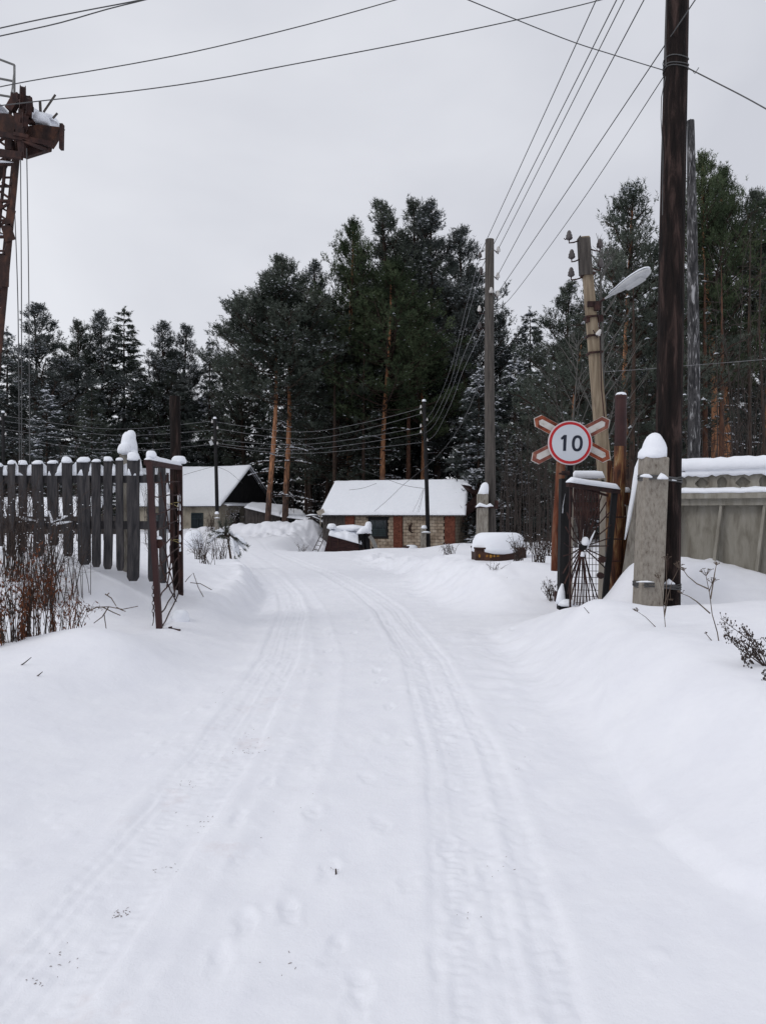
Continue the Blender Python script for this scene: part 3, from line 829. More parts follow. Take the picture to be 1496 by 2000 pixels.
def trunks():
    """slim bare stems standing in the wood, each a thing"""
    rd = random.Random(3)
    spec = [(655, 640, 56, 0.17, 'dark bare trunk rising left of the big orange trunk', 'barklow'), (712, 620, 57, 0.15, 'slightly leaning dark trunk beside the big orange trunk', 'barklow'),
            (798, 600, 59, 0.22, 'brown trunk right of the big orange trunk', 'redbark'), (595, 660, 60, 0.13, 'thin dark trunk behind the low shed', 'barklow'),
            (1375, 500, 27, 0.125, 'reddish pine trunk right of the silver dead pole', 'redbark'), (1408, 520, 26, 0.11, 'straight dark red trunk above the concrete wall', 'redbark'),
            (1464, 480, 26, 0.07, 'slim dark trunk near the right edge above the wall', 'barklow'), (1487, 440, 24, 0.06, 'thin dark trunk at the right edge above the wall', 'barklow'),
            (1236, 520, 25, 0.11, 'rough dark trunk behind the red pipe post', 'barklow')]
    for px, top, D, r, lab, mt in spec:
        a, b = P(px, top, D), P(px + rd.uniform(-6, 6), 1000, D)
        b.z = gz(b.x, D) - 0.3
        o = thing('slim_tree', (b.x, D, b.z), lab, 'tree')
        m = MB(); m.tube([b, b.lerp(a, 0.35) + Vector((rd.uniform(-.1, .1), 0, 0)), b.lerp(a, 0.7) + Vector((rd.uniform(-.1, .1), 0, 0)), a], [r * 1.1, r * .85, r * 0.5, r * 0.08], 9, caps=False)
        build(m, 'trunk', mt, o, smooth=True)
        m = MB()
        for k in range(26):
            t = rd.uniform(0.15, 0.98); p = b.lerp(a, t); az = rd.uniform(0, 6.28); L = rd.uniform(0.4, 1.6)
            d = Vector((math.cos(az), math.sin(az), rd.uniform(-0.1, 0.4)))
            m.tube([p, p + d * L * 0.5 + Vector((0, 0, rd.gauss(0, .05))), p + d * L + Vector((0, 0, -0.15 * L))], [0.014, 0.01, 0.004], 3, caps=False)
        build(m, 'twigs', 'thicket', o, kind='stuff')
trunks()

def saplings(name, label, x0, x1, D0, D1, n, hlo, hhi, seed, mat='thicket', r=0.012):
    rd = random.Random(seed); m = MB()
    for i in range(n):
        D = rd.uniform(D0, D1); px = rd.uniform(x0, x1); x = (px - 748) / F * D
        z = gz(x, D) - 0.1; H = rd.uniform(hlo, hhi)
        lx, ly = rd.gauss(0, 0.05), rd.gauss(0, 0.05)
        pts = [Vector((x + lx * H * t * t + rd.gauss(0, 0.02), D + ly * H * t * t, z + H * t)) for t in (0, .3, .55, .8, 1)]
        m.tube(pts, [r * 1.4, r * 1.1, r * .9, r * .6, r * .25], 3, caps=False)
        for k in range(rd.randint(5, 10)):
            t = rd.uniform(0.25, 0.95); fi = min(3, int(t * 4)); p = pts[fi].lerp(pts[fi + 1], t * 4 - fi)
            az = rd.uniform(0, 6.28); L = H * rd.uniform(0.08, 0.22)
            d = Vector((math.cos(az) * 0.6, math.sin(az) * 0.6, rd.uniform(0.5, 1.1))).normalized()
            m.tube([p, p + d * L * .5 + Vector((rd.gauss(0, .03), 0, 0)), p + d * L], [r * .5, r * .4, r * .15], 3, caps=False)
    o = build(m, name, mat, kind='stuff')
    tag(o, label, 'thicket')
saplings('sapling_thicket', 'thicket of thin bare saplings between the grey pole and the rusty stake', 975, 1085, 22, 34, 70, 2.0, 5.2, 1)
saplings('sapling_thicket', 'tall thin bare saplings behind the concrete wall', 1330, 1600, 19, 40, 130, 4.0, 9.5, 2, r=0.016)
saplings('sapling_thicket', 'bare saplings behind the gate and the red pipe post', 1090, 1300, 20, 34, 60, 2.5, 6.5, 6)
saplings('sapling_thicket', 'bare brush in front of the dark wood behind the brick building', 560, 960, 56, 62, 60, 3.0, 7.0, 9, r=0.022)
saplings('sapling_thicket', 'bare brush along the foot of the trees behind the picket fence', -60, 330, 26, 46, 90, 1.6, 4.2, 12, r=0.014)

def bare_tree(px, top, D, base_px, label, seed, n=34, r=0.05):
    rd = random.Random(seed)
    b = P(base_px, 1000, D); b.z = gz(b.x, D) - 0.2
    a = P(px, top, D)
    o = thing('bare_tree', b, label, 'tree')
    m = MB(); H = a.z - b.z
    pts = [b.lerp(a, t) + Vector((rd.gauss(0, 0.05), 0, 0)) for t in (0, .2, .4, .6, .8, 1)]
    m.tube(pts, [r * 1.3, r, r * .8, r * .6, r * .35, r * .1], 7, caps=False)
    build(m, 'trunk', 'greybark', o, smooth=True)
    m = MB()
    for k in range(n):
        t = rd.uniform(0.28, 0.97); p = b.lerp(a, t); az = rd.uniform(0, 6.28); L = H * 0.28 * (1.15 - t) * rd.uniform(.5, 1.2) + .3
        d = Vector((math.cos(az) * .65, math.sin(az) * .65, 1)).normalized()
        e = p + d * L
        m.tube([p, p + d * L * .5 + Vector((rd.gauss(0, .05), 0, -.03)), e], [r * .35, r * .25, r * .08], 3, caps=False)
        for q in range(3):
            u = rd.uniform(.3, .9); pp = p.lerp(e, u); d2 = (d + Vector((rd.gauss(0, .5), rd.gauss(0, .5), rd.gauss(0, .2)))).normalized()
            m.tube([pp, pp + d2 * L * .35], [r * .16, r * .05], 3, caps=False)
    build(m, 'branches', 'greybark', o, kind='stuff')
bare_tree(1168, 490, 15.5, 1186, 'slender leafless grey tree right beside the leaning lamp pole', 4)
bare_tree(1070, 690, 40, 1075, 'pale thin birch stem left of the round speed sign', 8, 20, 0.08)
bare_tree(1128, 640, 24, 1120, 'leafless tree with upswept twigs behind the round speed sign', 14, 30)

# ------------------------------------------------------------------ buildings
def slab_snow(name, c00, c10, c11, c01, th, parent, nu=40, nv=14, rough=0.05, seed=0, drop=0.06):
    """snow blanket over a four cornered roof plane (local coordinates)"""
    rd = np.random.default_rng(seed)
    c00, c10, c11, c01 = map(lambda q: np.array(q, float), (c00, c10, c11, c01))
    u, v = np.meshgrid(np.linspace(0, 1, nu), np.linspace(0, 1, nv))
    B = ((1 - u) * (1 - v))[..., None] * c00 + (u * (1 - v))[..., None] * c10 + (u * v)[..., None] * c11 + ((1 - u) * v)[..., None] * c01
    Lu = np.linalg.norm(c10 - c00); Lv = np.linalg.norm(c01 - c00)
    e = np.minimum(np.minimum(u, 1 - u) * Lu, np.minimum(v, 1 - v) * Lv)
    k = np.clip(e / (th * 1.2), 0, 1); prof = np.sqrt(1 - (1 - k) ** 2) * 0.75 + 0.25
    T_ = th * prof * (1 + rough * 6 * vnoise(B[..., 0] * 1.3 + seed, B[..., 1] * 1.3) + rough * 3 * vnoise(B[..., 0] * 5 + seed, B[..., 1] * 5 + 2))
    ez = np.clip(1 - v * Lv / .5, 0, 1); B[..., 1] += ez * (.10 * vnoise(B[..., 0] * 1.6 + seed, B[..., 0] * 0 + 3) + .05 * vnoise(B[..., 0] * 6, B[..., 0] * 0)); B[..., 2] += ez * .0
    top = B.copy(); top[..., 2] += T_ + .10 * vnoise(B[..., 0] * .5 + seed * 3, B[..., 1] * .5) * k
    low = B.copy(); low[..., 2] += 0.012
    # ragged lower rim
    Vn = np.concatenate([top.reshape(-1, 3), low.reshape(-1, 3)])
    id_ = np.arange(nu * nv).reshape(nv, nu); N = nu * nv
    q = np.stack([id_[:-1, :-1].ravel(), id_[:-1, 1:].ravel(), id_[1:, 1:].ravel(), id_[1:, :-1].ravel()], 1)
    rim = []
    for a in (id_[0, :], id_[-1, ::-1], id_[::-1, 0], id_[:, -1]):
        for i in range(len(a) - 1): rim.append((a[i], a[i] + N, a[i + 1] + N, a[i + 1]))
    me = np_mesh(name, Vn, np.concatenate([q, q[:, ::-1] + N, np.array(rim)]), ['snow_cap'], smooth=True)
    return inst(name, me, parent)

def roof_sheet(c00, c10, c11, c01, parent, period=0.19, amp=0.03, th=0.012):
    c00, c10, c11, c01 = map(vv, (c00, c10, c11, c01))
    L = (c10 - c00).length; n = int(L / period * 6); m = MB(); vs = []
    for k in range(n + 1):
        t = k / n; z = amp * math.sin(t * L / period * 2 * math.pi)
        a, b = c00.lerp(c10, t), c01.lerp(c11, t)
        for q in (a, b):
            vs.append(q + Vector((0, 0, z - amp))); vs.append(q + Vector((0, 0, z - amp - th)))
    fs = []
    for k in range(n):
        o = k * 4
        fs += [(o, o + 4, o + 6, o + 2), (o + 1, o + 3, o + 7, o + 5), (o, o + 1, o + 5, o + 4), (o + 2, o + 6, o + 7, o + 3)]
    m.add(vs, fs)
    return build(m, 'roof_sheet', 'slate', parent, local=True)

# ---- block and brick outbuilding
bx0 = Vector((-4.18, 51.0, 0)); ang = math.atan2(-2.5, 8.9)
BZ = -1.35; LW, DW, EH, RH = 9.25, 5.5, 2.88, 5.05
bb = thing('block_building', (bx0.x, bx0.y, BZ), 'low outbuilding of pale blocks and red brick pillars under a snowy corrugated roof', 'building', rz=ang)
m = MB()
m.box((LW / 2, DW / 2, EH / 2), (LW - 0.04, DW - 0.04, EH))
m.add([(LW - 0.02, 0.02, EH), (LW - 0.02, DW - .02, EH), (LW - 0.02, DW / 2, RH - 0.15), (0.02, 0.02, EH), (0.02, DW - .02, EH), (0.02, DW / 2, RH - 0.15)],
      [(0, 1, 2), (3, 5, 4), (0, 2, 5, 3), (1, 4, 5, 2)])
build(m, 'wall', 'mortar', bb, local=True)
# blocks, one by one on the long wall
bm_ = MB(); e = 0.012
_w, _h, _t = 0.375, 0.2, 0.05
vs = [(-_w/2, .02, -_h/2), (_w/2, .02, -_h/2), (_w/2, .02, _h/2), (-_w/2, .02, _h/2), (-_w/2, -.028, -_h/2), (_w/2, -.028, -_h/2), (_w/2, -.028, _h/2), (-_w/2, -.028, _h/2),
      (-_w/2+e, -.04, -_h/2+e), (_w/2-e, -.04, -_h/2+e), (_w/2-e, -.04, _h/2-e), (-_w/2+e, -.04, _h/2-e)]
bm_.add(vs, [(8, 9, 10, 11), (4, 5, 9, 8), (5, 6, 10, 9), (6, 7, 11, 10), (7, 4, 8, 11), (0, 1, 5, 4), (1, 2, 6, 5), (2, 3, 7, 6), (3, 0, 4, 7)])
block_me = bpy.data.meshes.new('block'); block_me.from_pydata(bm_.v, [], bm_.f); finish(block_me, 'block', False); block_me.update()
rd = random.Random(2)
WIN = (3.34, 4.66, 1.24, 2.50)
def row_blocks(u0, u1, z, off):
    u = u0; first = True
    while u < u1 - 0.05:
        w = 0.395 if not (first and off) else 0.2
        w = min(w, u1 - u); first = False
        zc = z + 0.106
        seg = [(u, u + w)]
        if zc + 0.1 > WIN[2] - 0.02 and zc - 0.1 < WIN[3] + 0.02:
            if u < WIN[1] + 0.03 and u + w > WIN[0] - 0.03:
                seg = []
                if WIN[0] - u > 0.09: seg.append((u, WIN[0] - 0.02))
                if u + w - WIN[1] > 0.09: seg.append((WIN[1] + 0.02, u + w))
        for a, b in seg:
            ww = b - a - 0.02
            if ww < 0.06: continue
            inst('block', block_me, bb, ((a + b) / 2, rd.uniform(-0.008, 0.01), zc + rd.uniform(-.004, .004)), (0, rd.gauss(0, .006), 0), (ww / 0.375, 1, 0.96))
        u += w
r_ = 0
z = 0.3
while z + 0.2 < EH:
    for (a, b) in ((2.36, 5.08), (5.72, 8.56)): row_blocks(a, b, z, r_ % 2)
    z += 0.212; r_ += 1
# side wall blocks and brick pillars: too small to pick apart
m = MB(); z = 0.3; r_ = 0
while z + 0.2 < EH:
    v = 0.05 - (0.2 if r_ % 2 else 0)
    while v < DW - 0.1:
        a, b = max(v, 0.03), min(v + 0.38, DW - 0.03)
        if b - a > 0.1: m.box((LW + 0.01, (a + b) / 2, z + 0.1), (0.05, b - a - 0.015, 0.19))
        v += 0.395
    z += 0.212; r_ += 1
build(m, 'side_blocks', 'block', bb, local=True, kind='stuff')
for (a, b) in ((1.70, 2.34), (5.10, 5.70), (8.58, 9.26)):
    m = MB(); z = 0.2; r_ = 0
    while z < EH - 0.06:
        u = a - (0.13 if r_ % 2 else 0)
        while u < b - 0.02:
            p, q = max(u, a), min(u + 0.25, b)
            if q - p > 0.03: m.box(((p + q) / 2, -0.055 + rd.uniform(-.004, .004), z + 0.0325), (q - p - 0.012, 0.17, 0.062))
            u += 0.26
        z += 0.075; r_ += 1
    m.box(((a + b) / 2, -0.04, EH / 2), (b - a - 0.02, 0.15, EH - 0.02))
    build(m, 'brick_pillar', 'brick', bb, local=True)
# plank bay
for k in range(9):
    m = MB(); x = 0.05 + k * 0.182
    m.box((x + 0.085, -0.03 + rd.uniform(-.01, .01), 1.72), (0.165, 0.03, 2.2 + rd.uniform(-.05, .05)), Matrix.Rotation(rd.gauss(0, .008), 3, 'Y'))
    build(m, 'plank', 'plank', bb, local=True)
# window
m = MB(); w0, w1, z0, z1 = WIN
for a, b, c, d in ((w0, w1, z1 - .09, z1), (w0, w1, z0, z0 + .09), (w0, w0 + .09, z0 + .09, z1 - .09), (w1 - .09, w1, z0 + .09, z1 - .09)):
    m.box(((a + b) / 2, -0.05, (c + d) / 2), (b - a, 0.1, d - c))
wf = build(m, 'window', 'blackwood', bb, local=True)
m = MB(); m.box(((w0 + w1) / 2, -0.022, z0 + .85), (w1 - w0 - .18, 0.012, 0.62)); build(m, 'pane', 'glass', wf, local=True)
m = MB()
for k in range(4): m.box(((w0 + w1) / 2, -0.065, z0 + .14 + k * .125), (w1 - w0 - .2, 0.035, 0.10))
m.box((w0 + .42, -0.045, z0 + .85), (.05, .03, .6)); m.box((w1 - .3, -0.045, z0 + .85), (.05, .03, .6))
build(m, 'shutter', 'greenpaint', wf, local=True)
m = MB(); m.box((w0 + 0.66, -0.09, z1 + 0.05), (1.6, 0.12, 0.07)); build(m, 'lintel', 'blackwood', bb, local=True)
# roof
ov = 0.32
rs = (RH - EH) / (DW / 2)
fz = EH - ov * rs
c00, c10 = (-0.18, -ov, fz + .1), (LW + 0.75, -ov, fz + .1)
c11, c01 = (LW + 0.5, DW / 2, RH + .1), (-0.1, DW / 2, RH + .1)
roof_sheet(c00, c10, c11, c01, bb)
d11, d01 = (LW + 0.6, DW + ov, fz + .1), (-0.15, DW + ov, fz + .1)
roof_sheet(c01, c11, d11, d01, bb)
slab_snow('roof_snow', c00, c10, (c11[0], c11[1] + .1, c11[2] - .04), (c01[0], c01[1] + .1, c01[2] - .04), 0.2, bb, 90, 30, 0.03, 3)
slab_snow('roof_snow', (c01[0], c01[1] - .05, c01[2] - .02), (c11[0], c11[1] - .05, c11[2] - .02), d11, d01, 0.2, bb, 60, 20, 0.03, 5)
m = MB()
m.add([(LW + 0.5, -0.25, EH - .15), (LW + .45, DW / 2, RH - .1), (LW + .45, DW / 2, RH - .7), (LW + .5, -0.1, EH - .6), (LW + .54, -0.25, EH - .15), (LW + .49, DW / 2, RH - .1), (LW + .49, DW / 2, RH - .7), (LW + .54, -0.1, EH - .6)],
      [(0, 1, 2, 3), (7, 6, 5, 4), (0, 4, 5, 1), (3, 2, 6, 7), (1, 5, 6, 2), (0, 3, 7, 4)])
build(m, 'bargeboard', 'rustdark', bb, local=True)
# rust sheets curled up at the right end of the roof
sh = thing('torn_roof_sheet', P(922, 965, 49.5), 'torn dark red metal sheet curling off the right end of the brick building roof', 'metal sheet')
m = MB()
for (a, b, c, d) in (((900, 946), (922, 950), (936, 966), (914, 962)), ((904, 990), (936, 962), (938, 985), (908, 1010)), ((916, 958), (934, 955), (940, 972), (926, 976))):
    q = [P(*t, 48.6 + 0.5 * i) for i, t in enumerate((a, b, c, d))]
    q2 = [v + Vector((0.03, 0.05, -0.02)) for v in q]
    m.add(q + q2, [(0, 1, 2, 3), (7, 6, 5, 4), (0, 4, 5, 1), (1, 5, 6, 2), (2, 6, 7, 3), (3, 7, 4, 0)])
build(m, 'sheet', 'rustdark', sh)
m = MB(); m.strip([P(904, 947, 49.2), P(912, 950, 49.3), P(922, 956, 49.4), P(930, 963, 49.5)], 0.5, 0.2); build(m, 'snow_cap', 'snow_cap', sh, smooth=True)
# round coil on the wall, and posts leaning at the foot
co = thing('wire_coil', P(805, 1031, 49.2), 'round dark wreath of rusty wire hanging on the block wall', 'wire coil')
m = MB()
for k in range(7):
    rr = 0.15 + 0.025 * k; cc = P(805 + rd.uniform(-.6, .6), 1031 + rd.uniform(-.8, .8), 49.25)
    m.tube([cc + Vector((math.cos(a) * rr * .8, rd.uniform(-.03, .03), math.sin(a) * rr)) for a in [i * 2 * math.pi / 14 for i in range(15)]], 0.018, 4)
build(m, 'wire', 'rustdark', co)
bx = thing('meter_box', P(868, 1030, 48.6), 'small black box fixed to the block wall near the right brick pillar', 'box')
m = MB(); q = P(868, 1030, 48.75); m.box(q, (.2, .14, .14)); m.box(q + Vector((0, -.075, .0)), (.15, .02, .09)); build(m, 'body', 'blackwood', bx)
# barrel at wall foot
br_ = thing('snowy_barrel', P(802, 1070, 47.5), 'dark barrel with a round snow cap at the foot of the block wall', 'barrel')
m = MB(); q = P(796, 1085, 47.5); m.lathe(q, [(0, .28), (.2, .3), (.25, .31), (.3, .3), (.5, .3), (.55, .31), (.62, .28)], 14); build(m, 'body', 'rustdark', br_, smooth=True)
m = MB(); m.dome(P(803, 1073, 47.5), .42, .35, .30); build(m, 'snow_cap', 'snow_cap', br_, smooth=True)

# ---- left house
ha = math.atan2(-.38, .925); HL, HD = 14.0, 8.0
hx = Vector((-12.8, 58, -0.35)) - Vector((.925, -.38, 0)) * HL
EH2, RH2 = 2.62, 5.75
hs = thing('cream_house', hx, 'cream plastered house with a steep snow covered roof and dark gable', 'house', rz=ha)
m = MB(); m.box((HL / 2, HD / 2, EH2 / 2), (HL, HD, EH2)); build(m, 'wall', 'stucco', hs, local=True)
for k in range(14):        # dark boarded gable, board by board
    v0 = k * HD / 14; v1 = v0 + HD / 14 - 0.02
    def zt(v): return EH2 + (RH2 - EH2) * (1 - abs(v - HD / 2) / (HD / 2)) - .12
    m = MB()
    m.add([(HL + .0, v0, EH2 + .01), (HL + 0, v1, EH2 + .01), (HL + 0, v1, zt(v1)), (HL + 0, v0, zt(v0)), (HL - .04, v0, EH2 + .01), (HL - .04, v1, EH2 + .01), (HL - .04, v1, zt(v1)), (HL - .04, v0, zt(v0))],
          [(0, 1, 2, 3), (7, 6, 5, 4), (0, 4, 5, 1), (2, 6, 7, 3), (0, 3, 7, 4), (1, 5, 6, 2)])
    build(m, 'gable_board', 'blackwood', hs, local=True)
m = MB(); m.add([(HL - .06, 0.1, EH2), (HL - .06, HD - .1, EH2), (HL - .06, HD / 2, RH2 - .2), (0, 0.1, EH2), (0, HD - .1, EH2), (0, HD / 2, RH2 - .2)], [(0, 1, 2), (3, 5, 4), (0, 2, 5, 3), (1, 4, 5, 2)])
build(m, 'attic', 'blackwood', hs, local=True)
ov = .35; rs = (RH2 - EH2) / (HD / 2); fz = EH2 - ov * rs + .05
a00, a10, a11, a01 = (-.4, -ov, fz), (HL + .35, -ov, fz), (HL + .35, HD / 2, RH2 + .05), (-.4, HD / 2, RH2 + .05)
b10, b00 = (HL + .35, HD + ov, fz), (-.4, HD + ov, fz)
roof_sheet(a00, a10, a11, a01, hs); roof_sheet(a01, a11, b10, b00, hs)
slab_snow('roof_snow', a00, a10, (a11[0], a11[1] + .08, a11[2] - .03), (a01[0], a01[1] + .08, a01[2] - .03), .2, hs, 90, 34, .03, 7)
slab_snow('roof_snow', (a01[0], a01[1] - .05, a01[2] - .02), (a11[0], a11[1] - .05, a11[2] - .02), b10, b00, .2, hs, 60, 24, .03, 9)
slab_snow('roof_snow', (HL, .2, EH2 - .02), (HL + .7, .2, EH2 - .2), (HL + .7, HD, EH2 - .2), (HL, HD, EH2 - .02), .14, hs, 10, 30, .04, 11)
def hwindow(u, z, w, h, side=False):
    fr, pn = MB(), MB()
    def bx_(mb, uc, zc, wu, hz, off, th):
        if side: mb.box((HL + off, uc, zc), (th, wu, hz))
        else: mb.box((uc, -off, zc), (wu, th, hz))
    for (uc, zc, wu, hz) in ((u, z + h / 2, w, .08), (u, z - h / 2, w, .08), (u - w / 2, z, .08, h + .08), (u + w / 2, z, .08, h + .08), (u, z + h * .12, w, .05), (u + w * .1, z - h * .15, .05, h * .6)):
        bx_(fr, uc, zc, wu, hz, .03, .06)
    bx_(pn, u, z, w - .06, h - .06, .008, .016)
    f = build(fr, 'window', 'greenpaint', hs, local=True); build(pn, 'pane', 'glass', f, local=True)
def upx(px): # local u on the front wall seen at a pixel column
    k = (px - 748) / F
    # hx + (.925,-.38)*u ; X = k*Y
    return (k * hx.y - hx.x) / (.925 + k * .38)
for px, w in ((386, 1.05), (300, 1.05), (225, 1.05)): hwindow(upx(px), EH2 - 1.35, w, 1.15)
hwindow(2.1, EH2 - 1.35, 1.2, 1.15, True)
m = MB(); m.box((HL / 2, -.02, EH2 - .12), (HL, .05, .14)); build(m, 'cornice', 'plank', hs, local=True)

# ---- low shed with sagging roof
ls = thing('low_shed', P(520, 1020, 56), 'low dark plank shed with a sagging snow roof right of the house', 'shed')
m = MB(); pts = [(478, 990), (548, 1008), (548, 1060), (478, 1060)]
D0 = 57
q0 = [P(x, y, D0) for x, y in pts]
m.add(q0 + [v + Vector((.3, 4, 0)) for v in q0], [(0, 3, 2, 1), (4, 5, 6, 7), (0, 1, 5, 4), (1, 2, 6, 5), (3, 0, 4, 7), (2, 3, 7, 6)])
build(m, 'wall', 'blackwood', ls)
for k in range(11):
    x0 = 479 + k * 6.3; x1 = x0 + 5.8; y0 = 990 + (x0 - 478) * .257; y1 = 990 + (x1 - 478) * .257
    m = MB(); q = [P(x0, y0, D0 - .03), P(x1, y1, D0 - .03), P(x1 + rd.uniform(-.3, .3), 1050, D0 - .03), P(x0, 1050, D0 - .03)]
    m.add(q + [v + Vector((0, .028, 0)) for v in q], [(0, 3, 2, 1), (4, 5, 6, 7), (0, 1, 5, 4), (1, 2, 6, 5), (3, 0, 4, 7)])
    build(m, 'plank', 'plank', ls)
m = MB(); q0 = [P(x, y, 56.2) for x, y in ((551, 1013), (603, 1016), (612, 1055), (551, 1055))]
m.add(q0 + [v + Vector((.3, 4, 0)) for v in q0], [(0, 3, 2, 1), (4, 5, 6, 7), (0, 1, 5, 4), (1, 2, 6, 5), (3, 0, 4, 7), (2, 3, 7, 6)])
build(m, 'lean_to', 'blackwood', ls)
l = ls.location
def rel(v): return tuple(v - l)
slab_snow('roof_snow', rel(P(477, 992, 56.6)), rel(P(549, 1010, 56.4)), rel(P(560, 990, 61)), rel(P(490, 984, 61)), .22, ls, 40, 16, .06, 21)
slab_snow('roof_snow', rel(P(548, 1010, 56.0)), rel(P(608, 1017, 55.4)), rel(P(590, 1000, 60)), rel(P(545, 993, 60)), .16, ls, 30, 16, .12, 22)
cr = thing('snowy_scrap_heap', P(615, 1016, 54), 'heap of broken boards under snow left of the brick building', 'scrap heap')
for k in range(9):
    m = MB(); a = P(598 + k * 4, 1012 + rd.uniform(-5, 6), 53 + rd.uniform(-1, 1)); d = Vector((rd.uniform(.5, 1.3), rd.uniform(-.3, .3), rd.uniform(-.45, .15)))
    m.bar(a, a + d, .16, .03); build(m, 'board', 'plank', cr)
    m = MB(); m.strip([a + d * t + Vector((0, 0, .02)) for t in (0, .3, .6, 1)], .17, .10); build(m, 'snow_cap', 'snow_cap', cr, smooth=True)
pb = thing('pale_board', P(626, 1000, 51), 'pale tilted board sticking out by the left corner of the brick building', 'board')
m = MB(); a, b = P(620, 1003, 50.4), P(633, 997, 50.4); m.bar(a, b, .30, .03, up=(0, 1, 0)); m.bar(a + Vector((.2, .05, -.9)), a.lerp(b, .5) + Vector((0, .05, -.1)), .05, .05); build(m, 'board', 'palewood', pb)

# ---- collapsed red shed
D1 = 44.5
rs_ = thing('collapsed_shed', P(680, 1080, D1), 'collapsed dark red plank shed under thick snow in front of the brick building', 'shed')
m = MB()
q = [P(643, 1043, D1), P(706, 1061, D1), P(722, 1090, D1), P(630, 1090, D1)]
back = [P(648, 1030, 47), P(722, 1038, 47), P(724, 1080, 47), P(640, 1080, 47)]
m.add(q + back, [(0, 3, 2, 1), (4, 5, 6, 7), (0, 1, 5, 4), (1, 2, 6, 5), (3, 0, 4, 7)])
build(m, 'wall', 'rustdark', rs_)
for k in range(6):
    t0, t1 = k / 6, (k + .93) / 6
    L_ = P(643, 1042, D1 - .04), P(630, 1090, D1 - .04); R_ = P(707, 1061, D1 - .04), P(722, 1096, D1 - .04)
    q = [L_[0].lerp(L_[1], t0), R_[0].lerp(R_[1], t0), R_[0].lerp(R_[1], t1), L_[0].lerp(L_[1], t1)]
    m = MB(); m.add(q + [v + Vector((0, .03, 0)) for v in q], [(0, 3, 2, 1), (4, 5, 6, 7), (0, 1, 5, 4), (2, 3, 7, 6), (1, 2, 6, 5), (3, 0, 4, 7)])
    build(m, 'plank', 'redplank', rs_)
for xx in (645, 660):
    m = MB(); m.bar(P(xx, 1045 + (xx - 643) * .28, D1 - .06), P(xx - 2 + (xx - 645) * .2, 1088, D1 - .06), .06, .05); build(m, 'batten', 'rust', rs_)
m = MB()   # folded black sheet on the right end
N_ = 16; top, bot = [], []
for k in range(N_):
    t = k / (N_ - 1); d = .12 * math.sin(k * 2.3)
    top.append(P(699 + 21 * t, 1040 + 3 * math.sin(k), D1 - .25 + d + t * .5)); bot.append(P(703 + 20 * t + 3 * math.sin(k * 1.3), 1090, D1 - .1 + d * .6 + t * .4))
m.add(top + bot + [v + Vector((0, .03, 0)) for v in top + bot], [(k, N_ + k, N_ + k + 1, k + 1) for k in range(N_ - 1)] + [(2 * N_ + k, 2 * N_ + k + 1, 3 * N_ + k + 1, 3 * N_ + k) for k in range(N_ - 1)] + [(k, k + 1, 2 * N_ + k + 1, 2 * N_ + k) for k in range(N_ - 1)])
build(m, 'tarp', 'tarp', rs_, smooth=False)
l = rs_.location
slab_snow('roof_snow', rel(P(642, 1046, D1 - .15)), rel(P(706, 1064, D1 - .15)), rel(P(722, 1039, 46.5)), rel(P(646, 1034, 46.5)), .34, rs_, 40, 18, .12, 31)
m = MB(); m.strip([P(698, 1043, D1 - .1), P(706, 1042, D1), P(714, 1041, D1 + .1), P(722, 1042, D1 + .2), P(726, 1043, D1 + .2)], .5, .42, jit=.1)
m.dome(P(719, 1034, D1 + .1), .22, .25, .48, tip=(.03, 0)); m.dome(P(648, 1032, D1 + .4), .3, .3, .3)
m.strip([P(646, 1034, D1 + 1.2), P(665, 1036, D1 + 1), P(690, 1037, D1 + .8), P(715, 1032, D1 + .5)], .7, .35, jit=.15)
build(m, 'snow_cap', 'snow_cap', rs_, smooth=True)
# ladder
la = thing('ladder', P(612, 1075, 44), 'thin ladder leaning on the left end of the collapsed red shed', 'ladder')
A, B_, C_, Dd_ = P(611, 1076, 43.9), P(639, 1020, 45), P(621, 1078, 43.9), P(645, 1024, 45)
for p, q in ((A, B_), (C_, Dd_)):
    m = MB(); m.bar(p, q, .045, .05); build(m, 'rail', 'plank', la)
for k in range(7):
    t = .06 + k * .145; m = MB(); m.tube([A.lerp(B_, t), C_.lerp(Dd_, t)], .02, 5); build(m, 'rung', 'plank', la)
# charred stump and leaning pale board right of the shed
cs = thing('charred_stump', P(731, 1095, 40), 'black splintered stump poking out of the snow right of the collapsed shed', 'stump')
m = MB()
for (x0, y0, x1, y1, w) in ((727, 1096, 728, 1068, .13), (732, 1096, 733, 1076, .15), (737, 1088, 739, 1077, .12), (726, 1080, 741, 1086, .10), (728, 1072, 725, 1064, .06)):
    m.bar(P(x0, y0, 39.8), P(x1, y1, 40), w, w * .8, w2=w * .6, d2=w * .4)
build(m, 'wood', 'blackwood', cs)
lb = thing('leaning_board', P(728, 1065, 43), 'curved pale board leaning against the right end of the collapsed shed', 'board')
m = MB(); pts = [P(722, 1047, 43.6), P(728, 1055, 43.4), P(732, 1064, 43.1), P(735, 1074, 42.9)]
for a, b in zip(pts[:-1], pts[1:]): m.bar(a, b, .22, .03)
build(m, 'board', 'railgrey', lb)

# ---- roofs far behind the picket fence
ob = thing('far_snowy_hut', P(60, 1000, 40), 'small dark hut with a snowy roof seen through the picket fence', 'hut')
l = ob.location
m = MB(); q = P(55, 1010, 40); m.box((q.x, 42, .7), (7.0, 3.5, 1.3)); build(m, 'wall', 'plank', ob)
slab_snow('roof_snow', rel(Vector((q.x - 3.8, 39.8, 1.35))), rel(Vector((q.x + 3.8, 39.8, 1.35))), rel(Vector((q.x + 3.3, 42.5, 2.3))), rel(Vector((q.x - 3.3, 42.5, 2.3))), .25, ob, 40, 14, .05, 41)

